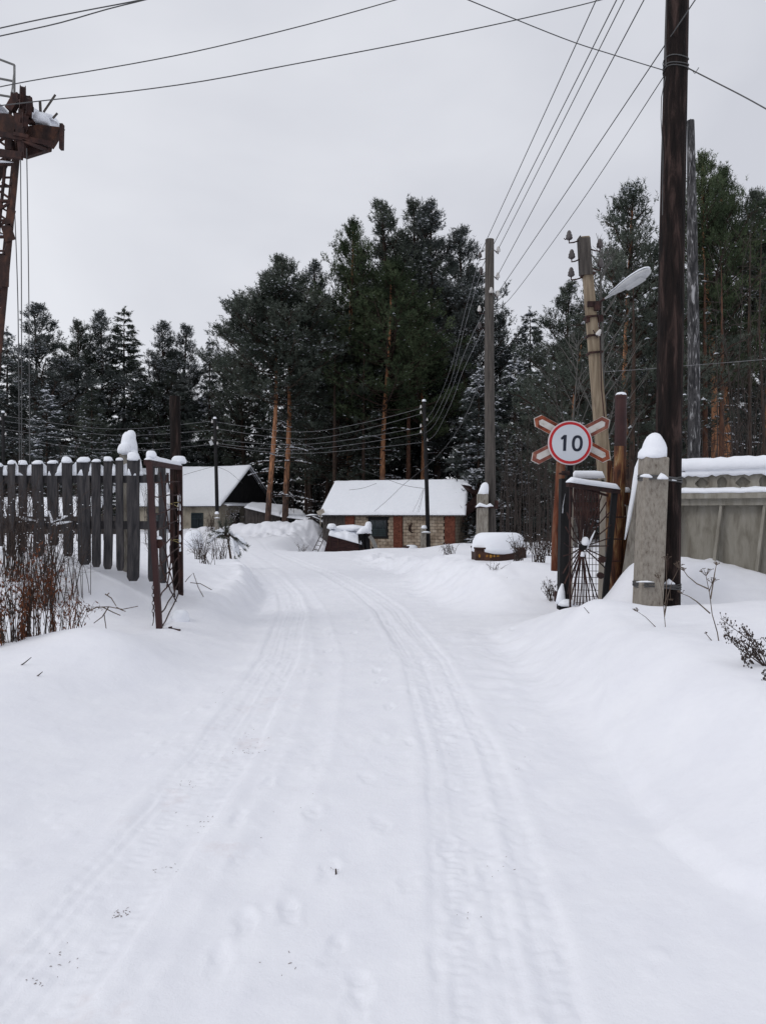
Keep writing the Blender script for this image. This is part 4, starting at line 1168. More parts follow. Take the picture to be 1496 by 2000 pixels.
# ------------------------------------------------------------------ poles
ins = MB()
ins.lathe((0, 0, 0), [(0, .035), (.02, .055), (.05, .045), (.06, .05), (.09, .032), (.10, .036), (.13, .022), (.14, .01)], 10)
ins_me = {}
for nm in ('porcelain', 'darkporcelain'):
    me = bpy.data.meshes.new('insulator'); me.from_pydata(ins.v, [], ins.f); finish(me, nm, True); me.update(); ins_me[nm] = me

def hook_ins(parent, a, b, mat='darkporcelain', s=1.0, rot=(0, 0, 0)):
    """steel hook from the pole at a out to b, insulator on its upturned end"""
    m = MB(); a, b = vv(a), vv(b)
    m.tube([a, a.lerp(b, .6) + Vector((0, 0, -.04 * s)), b + Vector((0, 0, -.05 * s)), b], .011 * s, 6)
    h = build(m, 'hook', 'rustdark', parent)
    r = root_loc(parent)
    inst('insulator', ins_me[mat], h, tuple(b - r.location), rot, (s, s, s))

# thick dark pole and concrete stub
DP = 8.75
pl = thing('dark_utility_pole', P(1301, 1215, DP), 'thick dark creosoted utility pole rising out of the frame at the right', 'utility pole')
pts = [P(1301, 1260, DP), P(1302, 1100, DP), P(1304, 900, DP), P(1308, 700, DP), P(1311, 500, DP), P(1315, 300, DP), P(1322, 0, DP), P(1327, -250, DP), P(1330, -380, DP)]
m = MB(); m.tube(pts, [.158, .152, .150, .148, .145, .14, .13, .125, .12], 20, jit=.012); build(m, 'pole', 'creosote', pl, smooth=True)
m = MB()
for yy, rr in ((120, .142), (133, .143), (139, .143)):
    c = P(1319, yy, DP); m.tube([c + Vector((math.cos(a) * rr, math.sin(a) * rr, .02 * math.sin(a * 2 + yy))) for a in [i * math.pi / 10 for i in range(21)]], .006, 5)
m.tube([P(1345, 135, DP - .05), P(1352, 138, DP - .08), P(1356, 144, DP - .1), P(1364, 132, DP - .12)], .005, 5)
m.tube([P(1301, 0, DP - .1), P(1299, 90, DP - .12), P(1300, 130, DP - .14)], .006, 5)
m.tube([P(1299, 150, DP - .1), P(1291, 190, DP - .1), P(1290, 230, DP - .1), P(1294, 300, DP - .1), P(1293, 420, DP - .12)], .005, 5)
build(m, 'tie_wire', 'wire', pl)
cp = thing('concrete_pole_stub', P(1265, 1215, 8.45), 'stained concrete stub post with a tall snow cap wired to the thick dark pole', 'post')
m = MB(); m.bar(P(1261, 1255, 8.4), P(1276, 893, 8.4), .275, .25, w2=.272); ob_ = build(m, 'post', 'pocked', cp)
bv = ob_.modifiers.new('bevel', 'BEVEL'); bv.width = .02; bv.segments = 3
m = MB(); m.dome(P(1276, 894, 8.4), .145, .135, .285, tip=(.012, 0), n=18, m=8, jit=.05, p=.95); m.dome(P(1272, 894, 8.38), .15, .13, .13, n=18, m=6, jit=.05); build(m, 'snow_cap', 'snow_cap', cp, smooth=True)
def band(c0, c1, rx0, rx1, name_y, seed):
    """strands of wire wound round stub and pole together"""
    r2 = random.Random(seed); m = MB()
    for k in range(6):
        ring = []
        for i in range(29):
            a = i * 2 * math.pi / 28; x = math.cos(a); y = math.sin(a)
            c = c1 if x > 0 else c0
            ring.append(Vector((c.x + x * (rx1 if x > 0 else rx0), (c0.y + .02) + (c1.y - c0.y) * (x > 0) + y * .172, c.z + (k - 2.5) * .010 + .008 * math.sin(3 * a + k * 2))))
        m.tube(ring, .0065, 5)
    return m
b1 = band(P(1274, 933, 8.4), P(1305, 938, DP), .152, .158, 0, 1); build(b1, 'wire_binding', 'wire', cp)
b2 = band(P(1264, 1140, 8.4), P(1302, 1145, DP), .150, .160, 0, 2); build(b2, 'wire_binding', 'wire', cp)
m = MB(); m.strip([P(x, 931 + (x - 1250) * .1, 8.2) for x in (1251, 1258, 1266, 1272)], .07, .05, jit=.3); m.strip([P(x, 936, 8.22) for x in (1284, 1290, 1297, 1303)], .08, .06, jit=.3)
m.strip([P(x, 939, 8.52) for x in (1306, 1312, 1320)], .05, .02); m.strip([P(x, 1141, 8.5) for x in (1298, 1306, 1316)], .08, .06)
m.strip([P(x, 1137, 8.2) for x in (1242, 1252, 1264, 1276)], .04, .015)
build(m, 'binding_snow', 'snow_cap', cp, smooth=True)

# silver dead pole
sp = thing('silver_dead_pole', P(1355, 1000, 16), 'silvery cracked dead pole standing behind the concrete wall', 'utility pole')
m = MB(); m.tube([P(1355, 1010, 16), P(1354, 700, 16), P(1351, 450, 16), P(1348, 236, 16)], [.135, .125, .105, .075], 14, jit=.05)
for k in range(5): m.tube([P(1346 + k, 240, 16), P(1345 + k * 1.4, 236 - k % 3 * 2, 16)], [.02, .008], 4)
build(m, 'pole', 'silver', sp, smooth=False)

# middle wooden pole
DM = 19.0
mpole = thing('grey_wooden_pole', P(958, 1050, DM), 'tall grey wooden pole with insulators beside the block building', 'utility pole')
m = MB(); m.tube([P(958, 1060, DM), P(957, 900, DM), P(955, 700, DM), P(956, 468, DM)], [.14, .135, .125, .112], 14); build(m, 'pole', 'greywood', mpole, smooth=True)
for (ax, ay, bx_, by, mt) in ((948, 505, 937, 497, 'darkporcelain'), (948, 532, 939, 526, 'darkporcelain'), (965, 488, 973, 486, 'porcelain'), (965, 540, 972, 537, 'porcelain'), (965, 575, 972, 572, 'porcelain'),
                              (947, 612, 936, 602, 'porcelain'), (947, 640, 937, 634, 'darkporcelain'), (958, 560, 959, 566, 'porcelain')):
    hook_ins(mpole, P(ax, ay, DM - .02), P(bx_, by + 6, DM - (.18 if bx_ == 959 else .02)), mt, 1.05)
ms = thing('concrete_stub', P(941, 1050, 18.7), 'pale concrete stub with a snow cap strapped to the grey wooden pole', 'post')
m = MB(); m.bar(P(941, 1065, 18.7), P(942, 965, 18.7), .28, .22, w2=.26); build(m, 'post', 'concrete', ms)
m = MB(); m.dome(P(943, 965, 18.7), .13, .12, .30, tip=(.06, 0), p=.8); build(m, 'snow_cap', 'snow_cap', ms, smooth=True)
m = MB(); m.box(P(948, 990, 18.75), (.52, .34, .05)); m.box(P(968, 986, 18.95), (.12, .1, .22)); build(m, 'strap', 'rustdark', ms)
m = MB(); m.strip([P(x, 989 + (x % 3), 18.6) for x in (929, 936, 943, 950, 957, 963)], .12, .08, jit=.4); build(m, 'strap_snow', 'snow_cap', ms, smooth=True)

# leaning concrete lamp pole
DL = 14.0
lp = thing('leaning_lamp_pole', P(1186, 1030, DL), 'leaning tan concrete pole with a street lamp and hook insulators', 'lamp post')
m = MB(); m.bar(P(1190, 1040, DL), P(1141, 463, DL), .25, .22, w2=.165, d2=.15); o_ = build(m, 'pole', 'poleconc', lp)
bv = o_.modifiers.new('bevel', 'BEVEL'); bv.width = .02; bv.segments = 2
m = MB(); m.bar(P(1146, 536, DL - .115), P(1141, 464, DL - .10), .215, .02); m.bar(P(1134, 536, DL), P(1130, 464, DL), .02, .22)
build(m, 'steel_casing', 'greywood', lp)
for yy in (537, 620, 657, 690):
    m = MB(); t = (1040 - yy) / 577; cx = 1190 - 49 * t; w = .275 - .1 * t
    m.box(P(cx, yy, DL), (w + .05, w + .03, .035), Matrix.Rotation(-.085, 3, 'Y')); build(m, 'steel_band', 'rustdark', lp)
m = MB()
m.box(P(1157, 597, DL), (.26, .26, .10)); m.box(P(1165, 598, DL - .12), (.1, .08, .16)); m.box(P(1147, 625, DL - .05), (.06, .1, .1)); m.box(P(1172, 622, DL - .05), (.08, .1, .12))
build(m, 'terminal_box', 'rustdark', lp)
for (ax, ay, bx_, by) in ((1133, 465, 1111, 466), (1134, 501, 1116, 503), (1137, 538, 1115, 538), (1150, 482, 1171, 482), (1152, 518, 1172, 520)):
    hook_ins(lp, P(ax, ay + 4, DL), P(bx_, by + 2, DL), 'darkporcelain', 1.25)
hook_ins(lp, P(1158, 645, DL - .13), P(1166, 655, DL - .2), 'porcelain', .9, (0, .5, 0))
m = MB(); m.tube([P(1158, 597, DL - .1), P(1168, 592, DL - .12), P(1182, 582, DL - .1)], .022, 8)
m.tube([P(1108, 466, DL), P(1103, 468, DL), P(1101, 465, DL)], .01, 4); m.tube([P(1168, 600, DL - .15), P(1172, 680, DL - .15), P(1174, 760, DL - .15), P(1181, 830, DL - .15)], .012, 5)
build(m, 'bracket_arm', 'rustdark', lp)
A, B_ = P(1180, 584, DL - .1), P(1268, 527, DL - .9)
ax_ = (B_ - A); Lh = ax_.length; ax_.normalize(); sd = ax_.cross(Vector((0, 0, 1))).normalized(); up = sd.cross(ax_).normalized()
def lamp_loft(scale_up, scale_dn, wscale, t0=0, t1=1, off=0):
    prof = [(0, .16), (.12, .25), (.3, .5), (.5, .85), (.7, 1.0), (.85, .95), (.95, .7), (1.0, .35)]
    m = MB(); vs, fs = [], []; n = 14
    pr = [(t, s) for t, s in prof if t0 <= t <= t1]
    for t, s in pr:
        for k in range(n):
            a = 2 * math.pi * k / n; c, s_ = math.cos(a), math.sin(a)
            h = scale_up if s_ > 0 else scale_dn
            vs.append(A + ax_ * Lh * t + sd * c * .15 * s * wscale + up * (s_ * h * s + off))
    for i in range(len(pr) - 1):
        for k in range(n): fs.append((i * n + k, i * n + (k + 1) % n, (i + 1) * n + (k + 1) % n, (i + 1) * n + k))
    fs.append(tuple(range(n))); fs.append(tuple((len(pr) - 1) * n + k for k in range(n)))
    m.add(vs, fs); return m
hd = build(lamp_loft(.06, .075, 1), 'lamp_head', 'lampgrey', lp, smooth=True)
build(lamp_loft(.02, .085, .55, .5, .9, -.045), 'lamp_bowl', 'lampgrey', hd, smooth=True)
build(lamp_loft(.06, .0, .85, .12, 1, .045), 'snow_cap', 'snow_cap', hd, smooth=True)

# thin dark poles far off
def thin_pole(px, top, base, D, w, label, stub=None, lean=3, insx=()):
    o = thing('thin_dark_pole', P(px, base, D), label, 'utility pole')
    m = MB(); m.tube([P(px + lean, base + 14, D), P(px + lean * .5, (top + base) / 2, D), P(px, top, D)], [w, w * .9, w * .7], 10); build(m, 'pole', 'blackwood', o, smooth=True)
    for (dx, yy) in insx:
        hook_ins(o, P(px, yy + 1, D), P(px + dx, yy, D), 'porcelain', 1.25)
    m = MB(); m.dome(P(px, top, D), w * .9, w * .9, .12); build(m, 'snow_cap', 'snow_cap', o, smooth=True)
    return o
tp = thin_pole(828, 784, 1068, 42, .13, 'thin dark pole in front of the brick building wall', lean=9, insx=((-6, 797), (-6, 808), (6, 822), (-6, 834), (-6, 846), (6, 862)))
m = MB(); m.bar(P(826, 1080, 41.8), P(827, 1032, 41.8), .3, .25); m.box(P(832, 1041, 41.8), (.5, .4, .06)); build(m, 'stub', 'concrete', tp)
m = MB(); m.dome(P(828, 1032, 41.8), .16, .15, .18); m.strip([P(x, 1040, 41.6) for x in (823, 829, 835, 841)], .2, .08); build(m, 'stub_snow', 'snow_cap', tp, smooth=True)
tp2 = thin_pole(420, 818, 1044, 45, .12, 'thin dark pole standing in front of the house wall', lean=6, insx=((-5, 826), (5, 838), (-5, 858), (5, 868)))
m = MB(); m.bar(P(424, 1052, 44.8), P(424, 1004, 44.8), .22, .2); build(m, 'stub', 'concrete', tp2)
m = MB(); m.dome(P(424, 1004, 44.8), .13, .12, .16); m.strip([P(x, 1012, 44.7) for x in (419, 424, 430)], .12, .06); build(m, 'stub_snow', 'snow_cap', tp2, smooth=True)
m = MB(); m.bar(P(411, 861, 44.8), P(415, 869, 44.8), .2, .1); build(m, 'lamp_box', 'lampgrey', tp2)
thin_pole(7, 806, 1020, 45, .11, 'thin dark pole far behind the left end of the picket fence', lean=2, insx=((5, 812), (-5, 820), (5, 850)))

# ------------------------------------------------------------------ wires
def wire(pts, r, label, group=None, mat='wire', name='power_line', n=18, sag=0.0):
    """pts: 3D points; smooth curve through them"""
    p = [vv(q) for q in pts]
    out = []
    if len(p) == 2:
        for i in range(n + 1):
            t = i / n; q = p[0].lerp(p[1], t); q = q + Vector((0, 0, -4 * sag * t * (1 - t))); out.append(q)
    else:
        for i in range(len(p) - 1):
            p0, p1, p2, p3 = p[max(i - 1, 0)], p[i], p[i + 1], p[min(i + 2, len(p) - 1)]
            k = max(3, n // (len(p) - 1))
            for j in range(k):
                t = j / k
                out.append(0.5 * ((2 * p1) + (p2 - p0) * t + (2 * p0 - 5 * p1 + 4 * p2 - p3) * t * t + (3 * p1 - p0 - 3 * p2 + p3) * t ** 3))
        out.append(p[-1])
    m = MB(); m.tube(out, r, 5)
    o = build(m, name, mat)
    return tag(o, label, 'cable', group)

g1 = 'overhead lines running from the grey pole towards the viewer'
for (px0, py0, pt) in ((937, 497, 1160), (939, 526, 1199), (973, 486, 1214), (972, 537, 1252), (972, 572, 1350)):
    a = P(px0, py0, DM); Dt = (a.z - EYE) * F / 1000; xt = (pt - 748) / F * Dt
    sl = (xt - a.x) / (DM - Dt); X1 = a.x + sl * (DM + 12)
    b = Vector((X1, -12, a.z + .1))
    wire([a, b], .0075, {1160: 'leftmost overhead wire running up from the upper left insulator of the grey pole', 1199: 'overhead wire from the lower left insulator of the grey pole, crossing another halfway', 1214: 'overhead wire rising from the topmost right insulator of the grey pole', 1252: 'overhead wire rising from the middle right insulator of the grey pole', 1350: 'rightmost overhead wire, from the grey pole past the thick dark pole'}[pt], g1, sag=.10, n=44)
wire([P(965, 612, DM - .1), P(1005, 572, 16.5), P(1131, 400, 12.3), P(1297, 147, DP)], .006, 'thin wire slanting from the grey pole up to the thick dark pole', name='power_line')
wire([P(905, -4, 7.6), P(1100, 75, 8.1), P(1200, 108, 8.4), P(1298, 138, DP)], .0055, 'thin wire crossing the sky down to the thick dark pole from the left')
wire([P(1345, 134, DP), P(1400, 162, 8.3), P(1460, 193, 7.9), P(1540, 238, 7.5)], .0075, 'twisted wire running right from the thick dark pole out of the frame')
wire([P(-40, 178, 11.5), P(60, 158, 11.6), P(170, 140, 11.7), P(300, 117, 11.9), P(420, 92, 12), P(600, 48, 12.2), P(772, 0, 12.4), P(900, -40, 12.6)], .0085, 'upper of the two thick grey cables sweeping across the whole sky')
wire([P(-40, 211, 11.2), P(100, 195, 11.3), P(250, 179, 11.4), P(400, 158, 11.5), P(560, 128, 11.6), P(740, 94, 11.7), P(900, 62, 11.8), P(1030, 34, 11.9), P(1180, -2, 12), P(1300, -40, 12)], .0085, 'lower of the two thick grey cables sweeping across the whole sky')
wire([P(-30, 62, 12), P(60, 42, 12), P(160, 22, 12), P(280, -1, 12), P(360, -20, 12)], .010, 'upper of the two cables cutting the top left corner')
wire([P(-30, 77, 12.2), P(40, 62, 12.2), P(120, 44, 12.2), P(210, 18, 12.2), P(290, -2, 12.2), P(360, -22, 12.2)], .010, 'lower of the two cables cutting the top left corner')
g2 = 'slack lines between the two thin dark poles'
for nth, (y0, ym, y1) in zip(('topmost', 'second', 'middle', 'fourth', 'lowest'), ((824, 843, 797), (837, 857, 808), (858, 867, 834), (866, 877, 846), (870, 885, 864))):
    wire([P(423, y0, 45), P(520, (y0 + ym) / 2 + 5, 44.3), P(610, ym, 43.6), P(720, (ym * 1.2 + y1 * .8) / 2 - 1, 42.8), P(824, y1, 42)], .008, nth + ' of the frosted slack wires between the two thin dark poles', g2, 'wirebright')
g3 = 'slack lines from the thin pole by the house to the far left'
for nth, (y0, ym, y1) in zip(('topmost', 'second', 'third', 'lowest'), ((822, 838, 812), (840, 850, 822), (858, 866, 838), (868, 880, 852))):
    wire([P(417, y0, 45), P(220, ym, 45), P(6, y1, 45), P(-80, y1 - 10, 45)], .008, nth + ' of the frosted wires from the thin pole by the house to the far left', g3, 'wirebright')
g4 = 'lines dropping from the grey pole to the thin pole by the brick building'
for nth, (x0, y0, ym, y1) in zip(('topmost', 'second', 'third', 'lowest'), ((937, 500, 720, 822), (939, 530, 745, 834), (945, 607, 765, 846), (945, 640, 790, 862))):
    wire([P(x0, y0, DM), P(905, y0 + (ym - y0) * .55, 26), P(880, ym, 32), P(850, (ym + y1) / 2 + 22, 38), P(830, y1, 42)], .0065, nth + ' of the frosted wires dropping from the grey pole to the brick building pole', g4, 'wirebright')
wire([P(955, 700, DM), P(900, 830, 30), P(850, 895, 38), P(790, 945, 45), P(760, 974, 47), P(731, 999, 49)], .012, 'black service wire falling in a curve across the brick building roof')
wire([P(829, 954, 42), P(800, 950, 44), P(772, 942, 46), P(700, 915, 52)], .012, 'short dark wire from the thin pole up over the roof ridge')
for nth, (xa, xb, yb) in zip(('left', 'middle', 'right'), ((826, 806, 1000), (827, 815, 1000), (828, 818, 1001))):
    wire([P(xa, 956, 42), P((xa + xb) / 2, 980, 46), P(xb, yb, 48.6)], .008, nth + ' one of three slack service wires from the thin pole to the brick eaves', 'service wires on the brick building')
wire([P(871, 945, 52), P(885, 968, 50), P(902, 992, 48.4)], .009, 'thin dark wire lying over the right end of the brick building roof')
wire([P(735, 944, 52), P(710, 953, 50), P(682, 957, 49.5)], .012, 'short dark wire trailing over the left part of the brick building roof')
wire([P(358, 928, 40), P(385, 920, 42), P(418, 911, 45)], .010, 'dark wire reaching the thin pole from the left over the house roof')
wire([P(422, 911, 45), P(448, 922, 50), P(474, 944, 58)], .010, 'dark service wire from the thin pole to the house gable')
wire([P(1180, 726, DL), P(1260, 721, 14), P(1330, 715, 14), P(1420, 708, 13.5), P(1540, 698, 13)], .004, 'grey wire running right from the leaning lamp pole across the dark poles', mat='wirebright')

# ------------------------------------------------------------------ picket fence
DF = 9.8
pf = thing('picket_fence', P(130, 1100, DF), 'weathered grey picket fence with snow caps left of the gate', 'fence')
fl = pf.location
pk = [(-84, -64, 915, 1075), (-56, -38, 912, 1070), (-28, -10, 911, 1072), (-6, 6, 910, 1065), (15, 29, 905, 1085), (37, 53, 906, 1080), (62, 83, 905, 1085), (92, 112, 904, 1064), (121, 140, 902, 1085), (150, 175, 901, 1101), (179, 196, 901, 1106),
      (203, 220, 899, 1110), (226, 240, 898, 1113), (249, 273, 897, 1133), (288, 302, 909, 1134), (309, 323, 911, 1137)]
rd = random.Random(17)
for i, (x0, x1, yt, yb) in enumerate(pk):
    D = DF + (0.02 if i % 2 else 0)
    m = MB(); sk = rd.uniform(-3, 3) if x0 > 30 else 0
    w = []
    cols = []
    for (y, dx, nw) in ((yt, 0, 1), ((yt * 2 + yb) / 3, sk * .4 + rd.uniform(-1, 1), 1.0), ((yt + yb * 2) / 3, sk * .8 + rd.uniform(-1.5, 1.5), .98), (yb - 6, sk, .97), (yb + 2, sk, .6)):
        c = (x0 + x1) / 2 + dx; h = (x1 - x0) / 2 * nw
        for xx in (c - h, c + h):
            q = P(xx, y, D); cols.append(q); cols.append(q + Vector((0, .03, 0)))
    fs = []
    for k in range(4):
        o = k * 4
        fs += [(o, o + 4, o + 6, o + 2), (o + 1, o + 3, o + 7, o + 5), (o, o + 1, o + 5, o + 4), (o + 2, o + 6, o + 7, o + 3)]
    fs += [(0, 2, 3, 1), (16, 17, 19, 18)]
    m.add(cols, fs)
    po = build(m, 'picket', 'picket', pf)
    if x1 < 280:
        m = MB(); q = P((x0 + x1) / 2, yt + 1, D); ww = (x1 - x0) / 2 / F * D
        m.dome(q + Vector((0, .015, 0)), ww * 1.06, .05, ww * rd.uniform(.6, 1.35), jit=.09, tip=(rd.uniform(-.025, .025), 0), p=rd.uniform(.45, .9)); build(m, 'snow_cap', 'snow_cap', po, smooth=True)
for (ya, yb_, nm) in ((930, 929, 'rail'), (1018, 1020, 'rail')):
    m = MB(); m.bar(P(-120, ya + 6, DF + .07), P(330, yb_ + 6, DF + .07), .05, .11, up=(0, 0, 1)); ra = build(m, nm, 'picket', pf)
    if ya < 1000:
        m = MB(); xs = [x for x in range(-110, 285, 7)]
        m.strip([P(x, ya - 1 + rd.uniform(-.5, .5), DF + .07) for x in xs], .10, .15, jit=.35); build(m, 'rail_snow', 'snow_cap', ra, smooth=True)
cp2 = thing('fence_concrete_post', P(245, 1120, 10.5), 'concrete fence post under a tall leaning heap of snow', 'post')
m = MB(); m.bar(P(250, 1140, 10.5), P(250, 878, 10.5), .19, .18, w2=.17); build(m, 'post', 'concrete', cp2)
m = MB(); m.dome(P(252, 884, 10.4), .12, .12, .30, tip=(.0, 0), jit=.08, p=.7); m.dome(P(266, 925, 10.35), .10, .1, .34, tip=(-.05, 0), jit=.08); m.dome(P(254, 862, 10.4), .085, .085, .16, tip=(.02, 0), jit=.05, p=.8)
m.dome(P(244, 884, 10.3), .10, .08, .13, jit=.05)
build(m, 'snow_cap', 'snow_cap', cp2, smooth=True)
gp = thing('left_gate_post', P(345, 1130, 10.7), 'tall dark rusty pipe post behind the open left gate leaf', 'post')
gp.name = 'gate_post'
m = MB(); m.tube([P(349, 1175, 10.7), P(347, 1100, 10.7), P(344, 900, 10.7), P(342, 774, 10.7)], [.06, .078, .076, .076], 16); build(m, 'pipe', 'creosote', gp, smooth=True)
m = MB(); m.dome(P(327, 960, 10.4), .03, .05, .12); m.strip([P(325, 1045, 10.5), P(326, 1010, 10.5), P(327, 985, 10.5)], .06, .05)
m.tube([P(327, 1040, 10.5), P(330, 1010, 10.5), P(326, 985, 10.5)], [.04, .055, .035], 8); build(m, 'clinging_snow', 'snow_cap', gp, smooth=True)

# ------------------------------------------------------------------ left gate leaf
GA, GB, GC, GD = P(292, 903, 8.7), P(352, 914, 10.5), P(313, 1246, 8.7), P(354, 1168, 10.5)
def gl(s, t, off=0):
    a = GA.lerp(GB, s); b = GC.lerp(GD, s); return a.lerp(b, t) + Vector((off, 0, 0))
lg = thing('left_gate_leaf', GC, 'open left gate leaf of dark red tube and bent rebar lattice', 'gate'); lg.name = 'gate_leaf'
m = MB(); m.bar(GC, GA, .065, .055); build(m, 'frame_tube', 'redpaint', lg)
m = MB(); m.bar(GC + Vector((0, -.005, -.06)), GC + Vector((0, -.005, .06)), .085, .08); build(m, 'foot', 'rustdark', lg)
m = MB(); m.bar(GA + Vector((-.03, 0, 0)), GB, .07, .06, up=(0, 0, 1)); build(m, 'frame_tube', 'redpaint', lg)
m = MB(); m.bar(GD, GB + Vector((0, 0, .04)), .06, .055); m.bar(GD + Vector((-.10, -.1, .5)), GB + Vector((-.09, -.1, .02)), .04, .04); build(m, 'frame_tube', 'rustdark', lg)
rd = random.Random(23)
for t in (.11, .2, .30, .40, .50, .60, .69, .78, .87, .95):
    m = MB(); t2 = t + (.04 if t > .65 else 0) * 1
    pts = [gl(s, t + (t2 - t) * s + rd.uniform(-.008, .008) - (.06 * s * s if t > .6 else 0), rd.uniform(-.015, .015)) for s in (0, .2, .4, .6, .8, 1)]
    m.tube(pts, .009, 6); build(m, 'rebar', 'rustdark', lg)
for (s0, t0, s1, t1) in ((.30, .05, .55, .45), (.55, .05, .3, .5), (.3, .5, .75, .93), (.5, .05, .85, .40), (.75, .4, .35, .78), (.85, .42, .95, .9), (.08, .45, .30, .72), (.3, .72, .85, 1.0), (.93, .05, .93, .95)):
    m = MB(); m.tube([gl(s0 + (s1 - s0) * k / 5, t0 + (t1 - t0) * k / 5, rd.uniform(-.02, .02)) for k in range(6)], .009, 6); build(m, 'rebar', 'rustdark', lg)
m = MB(); c = P(311, 1062, 8.75); m.lathe(c, [(-.025, .055), (.025, .055)], 16, (0, 1, 0)); m.lathe(c + Vector((0, -.03, 0)), [(-.01, .02), (.01, .02)], 8, (0, 1, 0)); build(m, 'latch_disc', 'rustdark', lg)
m = MB(); m.dome(P(309, 1053, 8.75), .05, .04, .035); pts = [GA.lerp(GB, s) + Vector((-.02 * (1 - s), 0, .03)) for s in (0, .12, .3, .5, .7, .88, 1)]
m.strip(pts, .10, .065, jit=.25); m.dome(P(297, 893, 8.8), .065, .06, .08, tip=(-.01, 0)); m.dome(P(350, 904, 10.45), .11, .1, .1)
for t in (.25, .32, .41, .47, .56, .63): m.dome(gl(.95, t), .02, .03, .10, jit=.2)
build(m, 'snow_cap', 'snow_cap', lg, smooth=True)
m = MB()   # chain
for k in range(9):
    c = P(300.5 - (k % 2) * .6, 1140 + k * 7.6, 8.72); a = 0 if k % 2 else math.pi / 2
    m.tube([c + Vector((math.cos(a) * .013 * math.cos(q), math.sin(a) * .013 * math.cos(q), .027 * math.sin(q))) for q in [i * math.pi / 6 for i in range(13)]], .0045, 5)
m.tube([P(301, 1205, 8.72), P(300, 1216, 8.72), P(298, 1222, 8.72)], .005, 5)
build(m, 'chain', 'rustdark', lg)
m = MB()
for (x0, y0, x1, y1) in ((330, 985, 350, 981), (334, 984, 348, 990), (331, 1054, 353, 1055), (333, 1055, 350, 1060)): m.tube([P(x0, y0, 10.2), P((x0 + x1) / 2, (y0 + y1) / 2 - 1, 10.2), P(x1, y1, 10.2)], .004, 4)
build(m, 'straw_tie', 'straw', lg)
bo = thing('steel_bolt', P(338, 1231, 8.3), 'short rusty bolt and bent rod lying on the snow beside the left gate leaf', 'bolt')
m = MB(); m.tube([P(333, 1228, 8.75), P(350, 1231, 8.7)], .013, 7); m.tube([P(334, 1231, 8.75), P(333, 1224, 8.75)], .024, 7); m.tube([P(333, 1232, 8.75), P(328, 1240, 8.75), P(330, 1248, 8.75)], .006, 5); m.tube([P(350, 1229, 8.7), P(350, 1233, 8.7)], .02, 7)
build(m, 'rod', 'rustdark', bo)

# ------------------------------------------------------------------ crane mast (left edge)
DC = 15.0
cm = thing('crane_mast', P(-70, 1050, DC), 'rusty lattice crane mast with a snowy head platform at the left edge', 'crane')
def C(x, y, dd=0): return P(x, y, DC + dd)
# chords: right front, right back, left front, left back
m = MB(); ch = {}
for nm, (xt, yt, xb, yb, dd) in dict(rf=(46, 180, -38, 1100, 0), rb=(36, 230, -52, 1100, 1.2), lf=(-60, 180, -150, 1100, 0), lb=(-64, 230, -160, 1100, 1.2)).items():
    a, b = C(xt, yt, dd), C(xb, yb, dd); ch[nm] = (b, a)
    m = MB(); m.bar(b, a, .085 if nm == 'rf' else .06, .06); build(m, 'chord', 'rust', cm)
    m = MB(); o2 = Vector((-.30, .02, 0)); m.bar(b + o2, a + o2 * .75, .045, .05)
    if nm == 'rf': build(m, 'chord', 'rustdark', cm)
def on(k, t): return ch[k][0].lerp(ch[k][1], t)
for k in range(13):
    t = k / 13; t2 = (k + 1) / 13
    for (p, q) in (('rf', 'lf'), ('rb', 'lb'), ('rf', 'rb'), ('lf', 'lb')):
        m = MB(); a, b = on(p, t), on(q, t2)
        if k % 2: a, b = on(q, t), on(p, t2)
        m.bar(a, b, .045, .04); m.bar(on(p, t), on(q, t), .045, .05); build(m, 'brace', 'rustdark', cm)
    if k % 2: 
        m = MB(); m.strip([on('rf', t).lerp(on('lf', t), s) + Vector((0, 0, .03)) for s in (.05, .25, .5, .75, .95)], .08, .05); build(m, 'brace_snow', 'snow_cap', cm, smooth=True)
# narrow inner ladder by the right chord
for k in range(26):
    m = MB(); t = .30 + k * .026; m.bar(on('rf', t) + Vector((0, .02, 0)), on('rf', t + (.016 if k % 2 else 0)) + Vector((-.28, .03, 0)), .035, .03); build(m, 'rung', 'rustdark', cm)
pass
for (a, b, w, d, dd) in (((17, 440), (24, 410), .16, .03, -.06), ((-5, 350), (20, 300), .1, .1, .3), ((22, 470), (12, 440), .2, .03, -.06), ((10, 500), (8, 560), .2, .03, -.06)):
    m = MB(); m.bar(C(*a, dd), C(*b, dd), w, d); build(m, 'gusset', 'rust', cm)
# hopper-like head body, bevelled under
def prism(front, depth, d0=0.0):
    q = [C(x, y, d0) for x, y in front]; r2 = [v + Vector((.0, depth, .06)) for v in q]; n = len(q); mm = MB()
    mm.add(q + r2, [tuple(range(n)), tuple(range(2 * n - 1, n - 1, -1))] + [(i, n + i, n + (i + 1) % n, (i + 1) % n) for i in range(n)]); return mm
build(prism([(56, 246), (75, 243), (119, 248), (102, 278), (96, 287), (50, 268)], .22, -.2), 'head_housing', 'rust', cm)
build(prism([(46, 270), (94, 286), (93, 293), (45, 308)], .2, -.15), 'head_housing', 'rustdark', cm)
build(prism([(-60, 216), (20, 222), (36, 232), (26, 262), (-60, 250)], .25, -.2), 'head_housing', 'rust', cm)
for (a, b, w) in (((36, 222), (47, 306), .16), ((0, 262), (102, 282), .10), ((-60, 290), (45, 305), .14), ((46, 276), (92, 293), .05), ((28, 262), (58, 268), .07), ((44, 306), (44, 215), .12)):
    m = MB(); zo = -.25 - .013 * ((a[0] * 7 + b[1]) % 9); m.bar(C(*a, zo), C(*b, zo), w, .08); build(m, 'girder', 'rustdark', cm)
